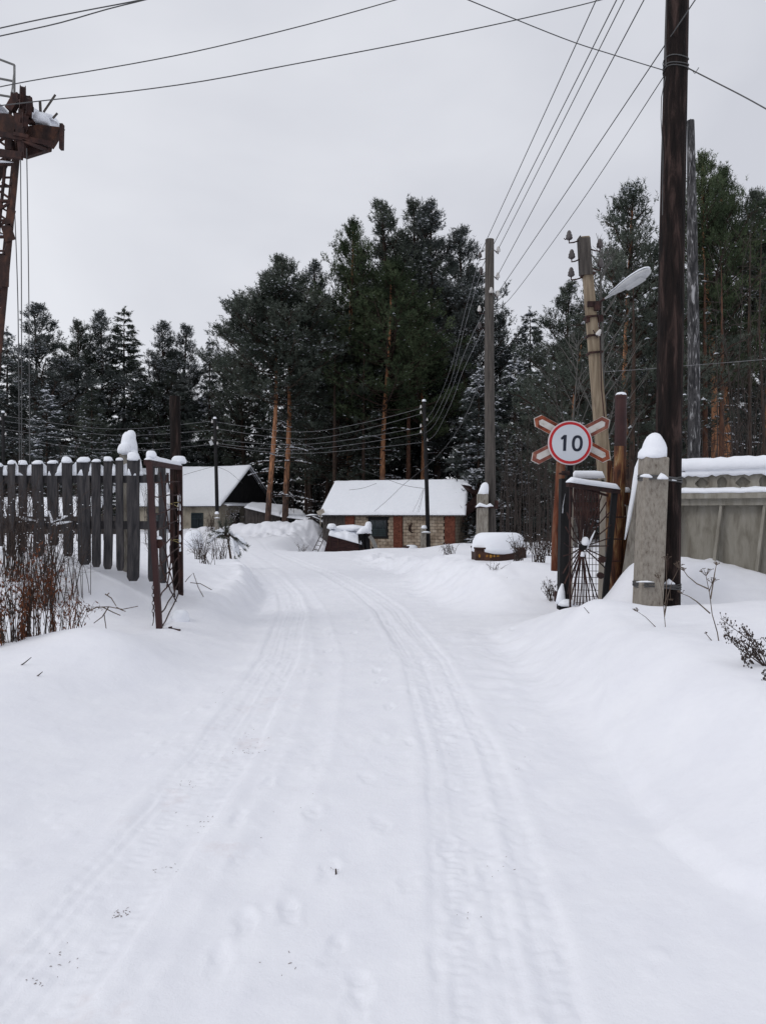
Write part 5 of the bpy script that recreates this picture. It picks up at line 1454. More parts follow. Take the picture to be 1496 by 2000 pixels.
m = MB(); m.bar(C(122, 243, -.2), C(121, 292, -.2), .06, .10); m.bar(C(119, 290, -.2), C(119, 276, -.2), .03, .08); build(m, 'bumper_plate', 'rustdark', cm)
m = MB(); m.bar(C(86, 219, -.1), C(109, 185, -.1), .03, .03); m.bar(C(80, 218, -.1), C(79, 198, -.1), .04, .04); m.bar(C(104, 231, -.1), C(113, 221, -.1), .03, .03); build(m, 'rod', 'greywood', cm)
for (x, y, r0_) in ((45, 190, .22), (57, 212, .22), (50, 236, .16)):
    m = MB(); m.lathe(C(x, y, -.5), [(-.05, r0_), (-.03, r0_ * .86), (.03, r0_ * .86), (.05, r0_)], 20, (1, .55, 0)); m.lathe(C(x, y, -.5), [(-.09, .05), (.09, .05)], 10, (1, .55, 0)); build(m, 'pulley', 'rustdark', cm)
m = MB(); m.bar(C(56, 190, -.2), C(62, 242, -.2), .12, .1); m.bar(C(20, 216, -.1), C(34, 192, -.1), .16, .14); m.bar(C(32, 184, -.2), C(40, 200, -.2), .1, .1); m.box(C(20, 284, -.1), (.14, .14, .2)); m.box(C(44, 250, .03), (.15, .2, .47)); build(m, 'bracket', 'rustdark', cm)
m = MB(); q = [C(66, 243, 0), C(118, 247, 0)]
m.strip([C(62, 240, .3), C(66, 230, .3), C(78, 235, .3), (C(95, 240, .3)), C(110, 244, .3), C(119, 248, .3)], .5, .16, jit=.08, side=(0, 1, 0)); m.dome(C(73, 243, .0), .12, .3, .26, jit=.05); m.dome(C(84, 245, .0), .16, .3, .20, jit=.05); m.strip([C(x, 217 + (x + 60) * .06, .3) for x in (-60, -30, 0, 18)], 1.0, .10, side=(0, 1, 0))
build(m, 'snow_cap', 'snow_cap', cm, smooth=True)
m = MB()
for (a, b) in (((-70, 102), (0, 116)), ((0, 116), (29, 127)), ((-70, 140), (29, 159)), ((-70, 174), (27, 190)), ((29, 127), (29, 216))): m.tube([C(*a), C(*b)], .022, 6)
m.tube([C(30, 130, 0), C(24, 180, -1)], .015, 5)
build(m, 'guard_rail', 'railgrey', cm)
for i, (pts) in enumerate(([(41, 305), (43, 600), (43, 905)], [(53, 290), (57, 560), (59, 905)], [(30, 420), (36, 600), (39, 905)])):
    wire([C(x, y, -.3) for x, y in pts], .010, ['middle of the three steel ropes hanging from the crane head', 'rightmost of the three steel ropes hanging from the crane head', 'leftmost and shortest steel rope hanging below the crane head'][i], 'hanging ropes of the crane', name='crane_rope')

# ------------------------------------------------------------------ right gate group
DG = 9.9
sq = thing('sign_post_timber', P(1100, 1170, DG), 'dark square timber post carrying the round speed sign', 'post'); sq.name = 'timber_post'
m = MB(); m.bar(P(1100, 1190, DG), P(1103, 935, DG), .15, .14, w2=.13); m.bar(P(1110, 1010, DG - .02), P(1113, 880, DG - .02), .075, .07); build(m, 'post', 'blackwood', sq)
m = MB(); m.tube([P(1091, 925, DG - .1), P(1113, 925, DG - .1)], .014, 6); m.lathe(P(1104, 924, DG - .1), [(-.05, .03), (.05, .03)], 8, (1, 0, 0)); m.box(P(1090, 1165, DG - .05), (.1, .06, .13)); build(m, 'bolt', 'rustdark', sq)
m = MB(); m.tube([P(1093, 1180, DG - .12), P(1095, 1165, DG - .12), P(1096, 1155, DG - .1), P(1098, 1140, DG - .08)], [.07, .062, .04, .012], 9, jit=.18); m.strip([P(1098, 1003, DG - .08), P(1099, 990, DG - .09), P(1103, 965, DG - .1)], .03, .02); m.dome(P(1106, 1182, DG - .2), .12, .12, .08, jit=.2, p=.8); build(m, 'snow_cap', 'snow_cap', sq, smooth=True)

SC = P(1113, 865, 9.75); SR = .292
sg = thing('speed_sign', SC, 'round red rimmed sign reading 10', 'road sign')
def disc(r0, r1, y, n=64):
    mm = MB(); vs, fs = [], []
    if r0 <= 0:
        vs = [SC + Vector((math.cos(a) * r1, y, math.sin(a) * r1)) for a in [i * 2 * math.pi / n for i in range(n)]]; fs = [tuple(range(n))]
    else:
        for r in (r0, r1): vs += [SC + Vector((math.cos(a) * r, y, math.sin(a) * r)) for a in [i * 2 * math.pi / n for i in range(n)]]
        fs = [(i, (i + 1) % n, n + (i + 1) % n, n + i) for i in range(n)]
    mm.add(vs, fs); return mm
m = MB(); m.lathe(SC, [(0, SR - .004), (.002, SR), (.016, SR), (.018, SR - .004)], 64, (0, 1, 0)); build(m, 'plate', 'signrim', sg)
m = MB(); m.lathe(SC + Vector((0, -.003, 0)), [(0, SR * .945), (.0025, SR * .945)], 64, (0, 1, 0)); build(m, 'red_ring', 'signred', sg)
m = MB(); m.lathe(SC + Vector((0, -.006, 0)), [(0, SR * .825), (.0025, SR * .825)], 64, (0, 1, 0)); build(m, 'white_face', 'signwhite', sg)
# digits: 1 and 0, cut from plate; zoom frame px in 1000-wide crop scale 5 px/px
def Z(x, y): # crop pixel -> world on the sign face
    return Vector((SC.x + ((x / 5 + 1030) - 1115.6) / F * 9.75, SC.y - .009, SC.z + (865 - (y / 5 + 800)) / F * 9.75))
def plate(poly, name):
    q = [Z(*p) for p in poly]; n = len(q); mm = MB(); mm.add(q + [v + Vector((0, .002, 0)) for v in q], [tuple(range(n)), tuple(range(2 * n - 1, n - 1, -1))] + [(i, n + i, n + (i + 1) % n, (i + 1) % n) for i in range(n)]); build(mm, name, 'signblack', sg)
plate([(367, 248), (393, 248), (386, 404), (357, 404), (361, 287), (343, 296), (334, 278)], 'digit')
mm = MB(); n = 40; vs = []
for (rx, rz_) in ((53, 79), (26, 53)):
    for i in range(n):
        a = i * 2 * math.pi / n; c, s_ = math.cos(a), math.sin(a)
        vs.append(Z(496 + 3 * s_ + rx * abs(c) ** .85 * (1 if c > 0 else -1), 330 - rz_ * abs(s_) ** .9 * (1 if s_ > 0 else -1)))
mm.add(vs + [v + Vector((0, .002, 0)) for v in vs], [(i, (i + 1) % n, n + (i + 1) % n, n + i) for i in range(n)] + [(i, 2 * n + i, 2 * n + (i + 1) % n, (i + 1) % n) for i in range(n)])
build(mm, 'digit', 'signblack', sg)
m = MB()
m.box(SC + Vector((0.02, .04, 0)), (.05, .05, .5)); build(m, 'clamp', 'rustdark', sg)

cx_ = thing('crossing_sign', SC + Vector((0, .03, 0)), 'rusty red and white X shaped railway crossing sign behind the round sign', 'road sign')
def arm(p, q, wd, ymid, mo, mi_):
    """pointed board from p to q with a white centre"""
    p, q = P(*p, 9.8 + ymid), P(*q, 9.8 + ymid); d = (q - p).normalized(); s_ = Vector((0, 1, 0)).cross(d).normalized()
    def shape(off, w, y, th):
        k = w * .75
        pts = [p + d * off, p + d * (off + k) + s_ * w, q - d * (off + k) + s_ * w, q - d * off, q - d * (off + k) - s_ * w, p + d * (off + k) - s_ * w]
        pts = [v + Vector((0, y, 0)) for v in pts]; n = 6
        mm = MB(); mm.add(pts + [v + Vector((0, th, 0)) for v in pts], [tuple(range(n)), tuple(range(2 * n - 1, n - 1, -1))] + [(i, n + i, n + (i + 1) % n, (i + 1) % n) for i in range(n)]); return mm
    a = build(shape(0, wd + .003, .002, .008), 'arm', 'crosswhite', cx_)
    build(shape(.012, wd, -.003, .004), 'red_border', mo, a)
    build(shape(.075, wd * .48, -.007, .003), 'white_stripe', mi_, a)
arm((1042, 817), (1192, 897), .085, .035, 'crossrust', 'crosswhite')
arm((1037, 900), (1191, 820), .085, .018, 'crosspink', 'crosswhite')

rt = thing('rusty_stake', P(1088, 1100, 11), 'rust orange round stake leaning behind the speed sign post', 'post')
m = MB(); m.tube([P(1083, 1115, 11), P(1087, 1040, 11), P(1092, 960, 11), P(1096, 880, 11)], [.06, .075, .073, .065], 12, jit=.03); build(m, 'pole', 'orangewood', rt, smooth=True)
sg2 = thing('coil_spring', P(1095, 1098, 10.6), 'stacked dark metal spring standing between stake and timber post', 'spring')
m = MB(); m.tube([P(1096.5, 1100, 10.6) + Vector((.045 * math.cos(a), .045 * math.sin(a), a * .0062)) for a in [i * .5 for i in range(270)]], .008, 4); build(m, 'coil', 'rustdark', sg2)

rg = thing('right_gate_leaf', P(1140, 1175, 9.5), 'open right gate leaf with iron rods fanning out from its centre', 'gate'); rg.name = 'gate_leaf'
TL, TR, BL, BR = P(1108, 946, 9.35), P(1208, 960, 9.8), P(1098, 1185, 9.35), P(1180, 1180, 9.8)
m = MB(); m.bar(TL, TR, .055, .06, up=(0, 0, 1)); m.bar(TL + Vector((.2, .1, -.035)), TR + Vector((-.15, .0, -.055)), .015, .03, up=(0, 0, 1)); build(m, 'frame_bar', 'rustdark', rg)
m = MB(); m.bar(BR, P(1200, 958, 9.8), .075, .05); build(m, 'frame_bar', 'blackwood', rg)
m = MB(); m.bar(P(1113, 1190, 9.5), P(1113, 950, 9.4), .02, .03); build(m, 'frame_bar', 'rustdark', rg)
m = MB(); m.strip([TL.lerp(TR, t) + Vector((0, 0, .025)) for t in (0, .08, .2, .4, .6, .8, .92, .99)], .10, .075, jit=.08); build(m, 'snow_cap', 'snow_cap', rg, smooth=True)
HB = P(1137, 1068, 9.5)
rods = [(1115, 955), (1121, 957), (1128, 957), (1135, 958), (1141, 959), (1147, 959), (1153, 960), (1160, 961), (1168, 962), (1176, 963), (1184, 980), (1190, 1000), (1193, 1025), (1191, 1050), (1187, 1066), (1184, 1090), (1182, 1110),
        (1100, 1086), (1101, 1061), (1104, 1029), (1107, 1001), (1099, 1120), (1102, 1140), (1108, 1160), (1113, 1176), (1120, 1182), (1126, 1182), (1132, 1182), (1139, 1181), (1146, 1178), (1152, 1175), (1160, 1170), (1167, 1168), (1110, 1150), (1116, 1165)]
rd = random.Random(31)
for (x, y) in rods:
    e_ = P(x, y, 9.5 + (x - 1137) * .004 + rd.uniform(-.02, .02)); m = MB()
    cb = Vector((rd.uniform(-.02, .02), rd.uniform(-.02, .02), 0)) + Vector((-.03 if x < 1110 else 0, 0, -.03 if x < 1110 else 0))
    m.tube([HB.lerp(e_, .04), HB.lerp(e_, .5) + cb, e_], .0082, 6); build(m, 'rod', 'rustdark', rg)
m = MB(); m.lathe(HB + Vector((0, -.03, 0)), [(-.01, .045), (.03, .05)], 14, (0, 1, .0)); build(m, 'hub', 'blackwood', rg)
m = MB(); m.dome(HB + Vector((.03, -.02, .03)), .045, .05, .10, jit=.3); m.strip([HB + Vector((-.03, 0, .04)), HB + Vector((0, 0, .1)), HB + Vector((.01, 0, .22))], .05, .04, jit=.3); m.strip([HB + Vector((.05, -.01, -.03)), HB + Vector((.1, 0, .06)), HB + Vector((.16, 0, .2))], .05, .04, jit=.3); m.dome(HB + Vector((-.005, -.02, -.12)), .03, .03, .06, jit=.2)
build(m, 'hub_snow', 'snow_cap', rg, smooth=True)
for (x, y) in ((1172, 1124), (1175, 1093)):
    m = MB(); m.lathe(P(x, y, 9.5), [(-.03, .042), (.03, .042)], 14, (0, 1, 0)); build(m, 'hinge_disc', 'rustdark', rg)

wk = thing('mesh_wicket', P(1147, 1185, 11.3), 'narrow wicket of welded wire mesh in a pale frame behind the right gate leaf', 'gate')
m = MB(); m.bar(P(1172, 1190, 11.3), P(1178, 935, 11.3), .075, .05); build(m, 'frame', 'palewood', wk)
m = MB(); m.bar(P(1118, 938, 11.3), P(1178, 940, 11.3), .05, .05, up=(0, 0, 1)); m.bar(P(1114, 1190, 11.3), P(1117, 938, 11.3), .035, .04); build(m, 'frame', 'palewood', wk)
m = MB()
for k in range(9): x = 1117 + k * 6.6; m.tube([P(x, 1188, 11.3), P(x, 940, 11.3)], .0045, 4)
for k in range(19): y = 952 + k * 12.5; m.tube([P(1115, y, 11.31), P(1174, y + 1, 11.31)], .0045, 4)
build(m, 'wire_mesh', 'rustdark', wk)
m = MB(); m.strip([P(x, 934, 11.3) for x in (1115, 1122, 1140, 1160, 1175, 1179)], .14, .11, jit=.06); build(m, 'snow_cap', 'snow_cap', wk, smooth=True)
sl = thing('slatted_panel', P(1147, 1000, 13.5), 'dark red slatted metal panel seen through the wicket mesh', 'panel')
for k in range(12):
    m = MB(); x = 1114 + k * 6; m.bar(P(x, 1012, 13.5), P(x, 952 + (k % 2) * 2, 13.5), .02, .02); build(m, 'slat', 'rustdark', sl)
for y in (958, 985, 1003):
    m = MB(); m.bar(P(1110, y, 13.53), P(1184, y, 13.53), .08, .03, up=(0, 1, 0)); build(m, 'crossbar', 'rust', sl)

rp_ = thing('right_gate_post', P(1205, 1150, 10.5), 'tall rusty pipe post with a snow cap right of the round sign', 'post'); rp_.name = 'gate_post'
m = MB(); m.tube([P(1211, 872, 10.5), P(1212, 778, 10.5)], [.082, .08], 18); m.lathe(P(1212, 778, 10.5), [(0, .086), (.03, .086), (.05, .07)], 18); build(m, 'upper_pipe', 'redpaint', rp_, smooth=False)
m = MB(); m.tube([P(1199, 1180, 10.5), P(1204, 1050, 10.5), P(1208, 950, 10.5), P(1211, 872, 10.5)], [.085, .088, .088, .084], 18, jit=.02); build(m, 'lower_pipe', 'peeled', rp_, smooth=True)
m = MB(); m.dome(P(1212, 773, 10.5), .075, .075, .05); build(m, 'snow_cap', 'snow_cap', rp_, smooth=True)
m = MB()
for (y, x0, x1) in ((1010, 1184, 1217), (1053, 1184, 1214), (1096, 1183, 1212)): m.bar(P(x0, y, 10.35), P(x1, y, 10.35), .02, .02); 
build(m, 'tie_bar', 'rustdark', rp_)
bp_ = thing('brown_side_post', P(1188, 1150, 10.9), 'rough red brown board standing between the gate leaf and the pipe post', 'board')
m = MB(); m.bar(P(1188, 1170, 10.9), P(1190, 900, 10.9), .09, .05, w2=.07); build(m, 'board', 'peeled', bp_)
vp = thing('short_side_post', P(1220, 1150, 10.7), 'short weathered post with a small bracket right of the pipe post', 'post')
m = MB(); m.bar(P(1213, 1180, 10.7), P(1223, 962, 10.7), .10, .08, w2=.09); build(m, 'post', 'peeled', vp)
m = MB(); q = P(1219, 998, 10.6)
for (dx, dz, w, h) in ((-.03, 0, .015, .16), (.04, 0, .015, .16), (0, .075, .07, .015), (0, -.075, .07, .015)): m.box(q + Vector((dx, 0, dz)), (w, .05, h))
build(m, 'bracket', 'palewood', vp)
m = MB(); m.dome(P(1222, 961, 10.7), .06, .05, .07, jit=.1); m.strip([P(1216, 988, 10.6), P(1219, 988, 10.6), P(1222, 988, 10.6)], .05, .02); build(m, 'snow_cap', 'snow_cap', vp, smooth=True)

# leaning slab left of the concrete stub
sb = thing('leaning_concrete_slab', P(1215, 1180, 9.9), 'leaning concrete slab edged with snow behind the stub post', 'slab')
m = MB()
fr = [P(1252, 896, 9.6), P(1266, 896, 9.6), P(1228, 1190, 9.6), P(1203, 1190, 9.6)]; bk = [P(1249, 900, 10.9), P(1262, 900, 10.9), P(1232, 1180, 10.9), P(1208, 1180, 10.9)]
m.add(fr + bk, [(0, 3, 2, 1), (4, 5, 6, 7), (0, 1, 5, 4), (1, 2, 6, 5), (2, 3, 7, 6), (3, 0, 4, 7)]); build(m, 'slab', 'concrete', sb)
m = MB(); pts = [P(1252 - 43 * t, 893 + 215 * t, 9.66) for t in (0, .1, .22, .36, .5, .62, .75)]; 
m.tube(pts, [.03, .055, .05, .042, .035, .025, .008], 8, jit=.12); build(m, 'snow_edge', 'snow_cap', sb, smooth=True)

# ------------------------------------------------------------------ ornamental concrete wall
w0_, w1_ = P(1240, 1000, 12.9), P(1500, 1000, 11.75)
wv = (w1_ - w0_); wv.z = 0; wl_ = wv.length; wv.normalize()
WA = math.atan2(wv.y, wv.x)
cw = thing('ornamental_concrete_wall', (w0_.x, w0_.y, 0), 'grey concrete wall with arch and diamond niches under thick snow', 'wall', rz=WA)
WL = 6.2
Zt = dict(top=2.30, band1=2.235, band0=1.93, ledge=1.80, beam=1.70)
m = MB(); m.box((WL / 2, .06, 1.0), (WL, .04, 1.45)); build(m, 'back_plate', 'fenceconc', cw, local=True)
# coping
m = MB(); m.box((WL / 2, .03, 2.275), (WL, .17, .09)); build(m, 'coping', 'fenceconc', cw, local=True)
# niches
cw_ = .31; rd = random.Random(5)
m = MB(); vs = []; k = 0
m.box((WL / 2, .075, 2.08), (WL, .03, .32))
u = 0
while u < WL - .01:
    N_ = 24; cxu = u + cw_ / 2; cz = 2.08; outer, inner, deep = [], [], []
    for i in range(N_):
        a = 2 * math.pi * (i + .5) / N_ ; c, s_ = math.cos(a), math.sin(a)
        mxx = max(abs(c), abs(s_)); outer.append((cxu + c / mxx * cw_ / 2, -.02, cz + s_ / mxx * .153))
        if k % 2:    # diamond
            rr = 1 / (abs(c) / .122 + abs(s_) / .112)
            inner.append((cxu + c * rr, -.02, cz - .005 + s_ * rr))
        else:        # pointed arch
            wq = .068; hz = .105 * (1 - .1 * abs(c)) if s_ > 0 else .115
            x = max(-wq, min(wq, c * 3 * wq)) if s_ < 0 else c * wq * 1.15; zq = s_ * hz if s_ > 0 else -min(.115, abs(s_) * .3)
            inner.append((cxu + x, -.02, cz + zq))
    deep = [(x, .062, z) for x, _, z in inner]
    m.add(outer + inner + deep, [(i, (i + 1) % N_, N_ + (i + 1) % N_, N_ + i) for i in range(N_)] + [(N_ + i, N_ + (i + 1) % N_, 2 * N_ + (i + 1) % N_, 2 * N_ + i) for i in range(N_)])
    u += cw_; k += 1
nb = build(m, 'niche_band', 'fenceconc', cw, local=True)
m = MB(); u = cw_ / 2; k = 0
while u < WL:
    m.dome((u, .02, 1.955), .055 if k % 2 else .06, .05, .05 if k % 2 else .035, jit=.15); u += cw_; k += 1
build(m, 'niche_snow', 'snow_cap', cw, local=True, smooth=True)
# ledge and beam
m = MB(); m.box((WL / 2, -.06, 1.865), (WL, .30, .09)); build(m, 'ledge', 'fenceconc', cw, local=True)
m = MB(); m.box((WL / 2, -.02, 1.765), (WL, .20, .11)); build(m, 'beam', 'fenceconc', cw, local=True)
m = MB(); m.strip([(t, -.08, 1.91 + rd.uniform(-.005, .005)) for t in np.linspace(0, WL, 60)], .27, .095, jit=.14, side=(0, 1, 0)); build(m, 'ledge_snow', 'snow_cap', cw, local=True, smooth=True)
m = MB(); m.strip([(t, .02, 2.29) for t in np.linspace(0, WL, 60)], .30, .21, jit=.07, side=(0, 1, 0)); 
m.strip([(t, -.075, 2.20 + rd.uniform(-.025, .015)) for t in np.linspace(.7, 4.3, 60)], .05, .16, jit=.12, side=(0, 1, 0))
build(m, 'coping_snow', 'snow_cap', cw, local=True, smooth=True)
RBS = .635; uu = .12
while uu < WL:
    m = MB(); z0, z1 = .2, 1.71; us = .16
    vs = [(uu - us - .03, -.02, z0), (uu - us + .03, -.02, z0), (uu + .03, -.0, z1), (uu - .03, -.0, z1), (uu - us - .025, -.17, z0), (uu - us + .025, -.17, z0), (uu + .02, -.10, z1), (uu - .02, -.10, z1)]
    vs = [(x, y + (.06 if i < 4 else 0), z) for i, (x, y, z) in enumerate(vs)]
    m.add(vs, [(4, 5, 6, 7), (0, 3, 2, 1), (0, 1, 5, 4), (1, 2, 6, 5), (2, 3, 7, 6), (3, 0, 4, 7)]); build(m, 'rib', 'fenceconc', cw, local=True)
    m = MB(); m.add([(uu + .04, .036, z1), (uu + RBS - .04, .036, z1), (uu + RBS - .04 - us, .036, z0), (uu + .04 - us, .036, z0), (uu + .04, .045, z1), (uu + RBS - .04, .045, z1), (uu + RBS - .04 - us, .045, z0), (uu + .04 - us, .045, z0)], [(0, 3, 2, 1), (4, 5, 6, 7), (0, 1, 5, 4), (1, 2, 6, 5), (2, 3, 7, 6), (3, 0, 4, 7)]); build(m, 'panel', 'fenceconc', cw, local=True)
    uu += RBS

# ------------------------------------------------------------------ rusty box under snow
DB = 15.2
rb = thing('rusty_metal_box', P(978, 1100, DB), 'rusty red metal box with yellow blotches half buried under a thick snow cap', 'metal box')
q = P(978, 1092, DB)
m = MB(); m.box((q.x, q.y + .35, q.z - .08), (1.05, .75, .62)); o_ = build(m, 'body', 'rust', rb); bv = o_.modifiers.new('bevel', 'BEVEL'); bv.width = .04; bv.segments = 3
m = MB(); m.box((q.x, q.y + .35, q.z + .22), (1.07, .78, .035)); build(m, 'rim', 'rustdark', rb)
m = MB()
for (x, w, h) in ((936, .035, .07), (951, .05, .05), (958, .06, .06), (965, .04, .05), (972, .05, .03)):
    c = P(x, 1086, DB - .035); m.add([c + Vector((math.cos(a) * w * .6 * random.uniform(.6, 1.2), 0, math.sin(a) * h * .6 * random.uniform(.6, 1.2))) for a in [i * .785 for i in range(8)]], [tuple(range(8))])
build(m, 'yellow_blotches', 'orangewood', rb)
bpy.data.objects[rb.children[-1].name].data.materials[0] = pm('yellow_paint', [(0.25, .10, .02), (.42, .22, .03)], 14)
m = MB(); vs = []
m.dome((q.x, q.y + .34, q.z + .14), .56, .46, .40, n=36, m=8, jit=.015, p=.26); build(m, 'snow_cap', 'snow_cap', rb, smooth=True)

# ------------------------------------------------------------------ dry plants
def umbel(px, py, D, stems, label, name='dry_umbel_plant', r=.0045, mat='drystem'):
    """stems: list of (points in px, umbel size px or 0)"""
    b = P(px, py, D); b.z = gz(b.x, D) - .02
    o = thing(name, b, label, 'plant')
    rd = random.Random(px * 7 + py); m = MB(); hm = MB()
    for pts, us in stems:
        pp = [P(x, y, D + .02 * i) for i, (x, y) in enumerate(pts)]
        if pts[0] == (px, py): pp[0] = b
        n = len(pp)
        m.tube(pp, [r * (1 - .6 * i / (n - 1)) for i in range(n)], 5)
        if us:
            c = pp[-1]; d = (pp[-1] - pp[-2]).normalized(); s = us / F * D
            for k in range(9):
                e_ = c + (d * .5 + Vector((rd.gauss(0, .6), rd.gauss(0, .6), rd.uniform(.1, .6)))).normalized() * s * rd.uniform(.7, 1)
                hm.tube([c, e_], [.0022, .0016], 3)
                for q in range(5):
                    f = e_ + Vector((rd.gauss(0, .3), rd.gauss(0, .3), rd.uniform(0, .3))) * s * .4
                    hm.tube([e_, f], [.0014, .003], 3)
    build(m, 'stem', mat, o); build(hm, 'umbel', mat, o, kind='stuff')
    return o
umbel(1307, 1280, 6.6, [([(1307, 1280), (1300, 1240), (1297, 1205), (1292, 1155), (1286, 1130)], 12), ([(1297, 1205), (1305, 1160), (1312, 1135), (1325, 1110)], 14), ([(1297, 1200), (1301, 1150), (1301, 1100), (1301, 1095)], 12),
      ([(1300, 1250), (1280, 1225), (1260, 1205), (1245, 1195)], 10), ([(1297, 1180), (1308, 1150), (1309, 1170)], 5)], 'dry umbel plant in front of the thick dark pole')
umbel(1412, 1326, 5.6, [([(1412, 1326), (1407, 1280), (1400, 1235), (1390, 1200), (1385, 1160), (1378, 1125)], 17), ([(1387, 1170), (1395, 1120), (1398, 1104)], 8), ([(1382, 1150), (1360, 1140), (1342, 1125), (1335, 1115)], 9), ([(1386, 1198), (1360, 1175), (1345, 1165), (1332, 1160)], 10), ([(1400, 1270), (1388, 1250), (1378, 1238)], 4), ([(1384, 1155), (1390, 1140)], 12)],
      'tall dry umbel plant on the right bank in front of the concrete wall', r=.0055)
def seedy(px, py, D, tips, label, seed, mat='twig', dens=26, bsz=.008, name='dead_weed', rr=.0035):
    rd = random.Random(seed); b = P(px, py, D); b.z = min(b.z, gz(b.x, D)) - .02
    o = thing(name, b, label, 'plant'); m = MB(); sm = MB()
    for (tx, ty) in tips:
        e_ = P(tx, ty, D + rd.uniform(-.15, .15)); mid = b.lerp(e_, .5) + Vector((rd.gauss(0, .03), rd.gauss(0, .03), .02))
        m.tube([b, mid, e_], [rr * 1.3, rr, rr * .4], 4)
        L = (e_ - b).length
        for k in range(dens):
            t = rd.uniform(.3, 1); p = b.lerp(mid, t * 2) if t < .5 else mid.lerp(e_, t * 2 - 1)
            d = (Vector((rd.gauss(0, 1), rd.gauss(0, 1), rd.gauss(.4, .7)))).normalized() * L * rd.uniform(.03, .12)
            m.tube([p, p + d], [rr * .45, rr * .2], 3)
            c = p + d; s = bsz * rd.uniform(.6, 1.5)
            s *= .62
            sm.add([c + Vector((s, 0, 0)), c + Vector((-s * .5, s, 0)), c + Vector((-s * .5, -s, 0)), c + Vector((0, 0, s * 1.4)), c + Vector((0, 0, -s * 1.4))], [(0, 1, 3), (1, 2, 3), (2, 0, 3), (1, 0, 4), (2, 1, 4), (0, 2, 4)])
    build(m, 'stem', mat, o); build(sm, 'seed_heads', mat, o, kind='stuff')
    return o
seedy(1498, 1300, 4.9, [(1406, 1208), (1420, 1240), (1446, 1225), (1412, 1225), (1445, 1250), (1470, 1270)], 'dark seedy dead weed arching in from the right edge', 1, dens=44)
seedy(1460, 1350, 4.9, [(1450, 1290), (1444, 1270), (1456, 1262)], 'dark bobbled dead weed below the arching weed', 2, dens=34, bsz=.010)
seedy(1493, 1270, 5.2, [(1446, 1220), (1460, 1235), (1488, 1245)], 'small dead weed at the right edge above the arching weed', 3, dens=10)
seedy(1496, 1352, 4.6, [(1490, 1310), (1502, 1300)], 'dead weed cut by the right edge at the lower bank', 13, dens=12)
seedy(1341, 1290, 5.7, [(1337, 1270), (1345, 1262), (1334, 1282), (1350, 1270)], 'tiny dead weed between the two umbel plants', 4, dens=9, bsz=.006, rr=.0025)
seedy(1392, 1318, 5.6, [(1380, 1313), (1396, 1308), (1408, 1316)], 'tiny dark weed at the foot of the tall umbel plant', 5, dens=8, bsz=.006, rr=.0025)
# small twigs poking out of the snow
def poke(px, py, D, tx, ty, label, group=None):
    b = P(px, py, D); m = MB(); e_ = P(tx, ty, D)
    b.z = min(b.z, gz(b.x, D)) - .03
    m.tube([b, b.lerp(e_, .5) + Vector((.005, 0, 0)), e_], [.006, .005, .003], 5)
    tag(build(m, 'twig', 'twig'), label, 'twig', group)
gpk = 'bare stalks poking out of the snow mound before the right gate leaf'
for (a, b, c, d) in ((998, 1178, 992, 1160), (1002, 1170, 990, 1128), (1012, 1170, 1006, 1150), (1031, 1178, 1031, 1153), (1053, 1168, 1060, 1152), (1003, 1196, 993, 1182), (965, 1178, 957, 1164)):
    poke(a, b, 12.6, c, d, {998: 'leaning stalk just left of the longest stalk on the right snow mound', 1002: 'longest bare stalk poking from the right snow mound', 1012: 'short stalk right of the longest one on the right snow mound', 1031: 'upright bare stalk on the right snow mound', 1053: 'rightmost stalk on the right snow mound, leaning right', 1003: 'lowest bare stalk at the foot of the right snow mound', 965: 'leftmost bare stalk poking from the right snow mound'}[a], gpk)
poke(1178, 1228, 7.6, 1140, 1186, 'thin bent stalk on the near bank below the right gate leaf')
poke(34, 1298, 6.2, 62, 1284, 'small twig lying on the left bank near the frame edge')
poke(66, 1318, 6.0, 84, 1312, 'smallest twig on the left bank, lowest of them')
poke(653, 1702, 3.27, 656, 1697, 'tiny dark twig stuck in the middle of the track')

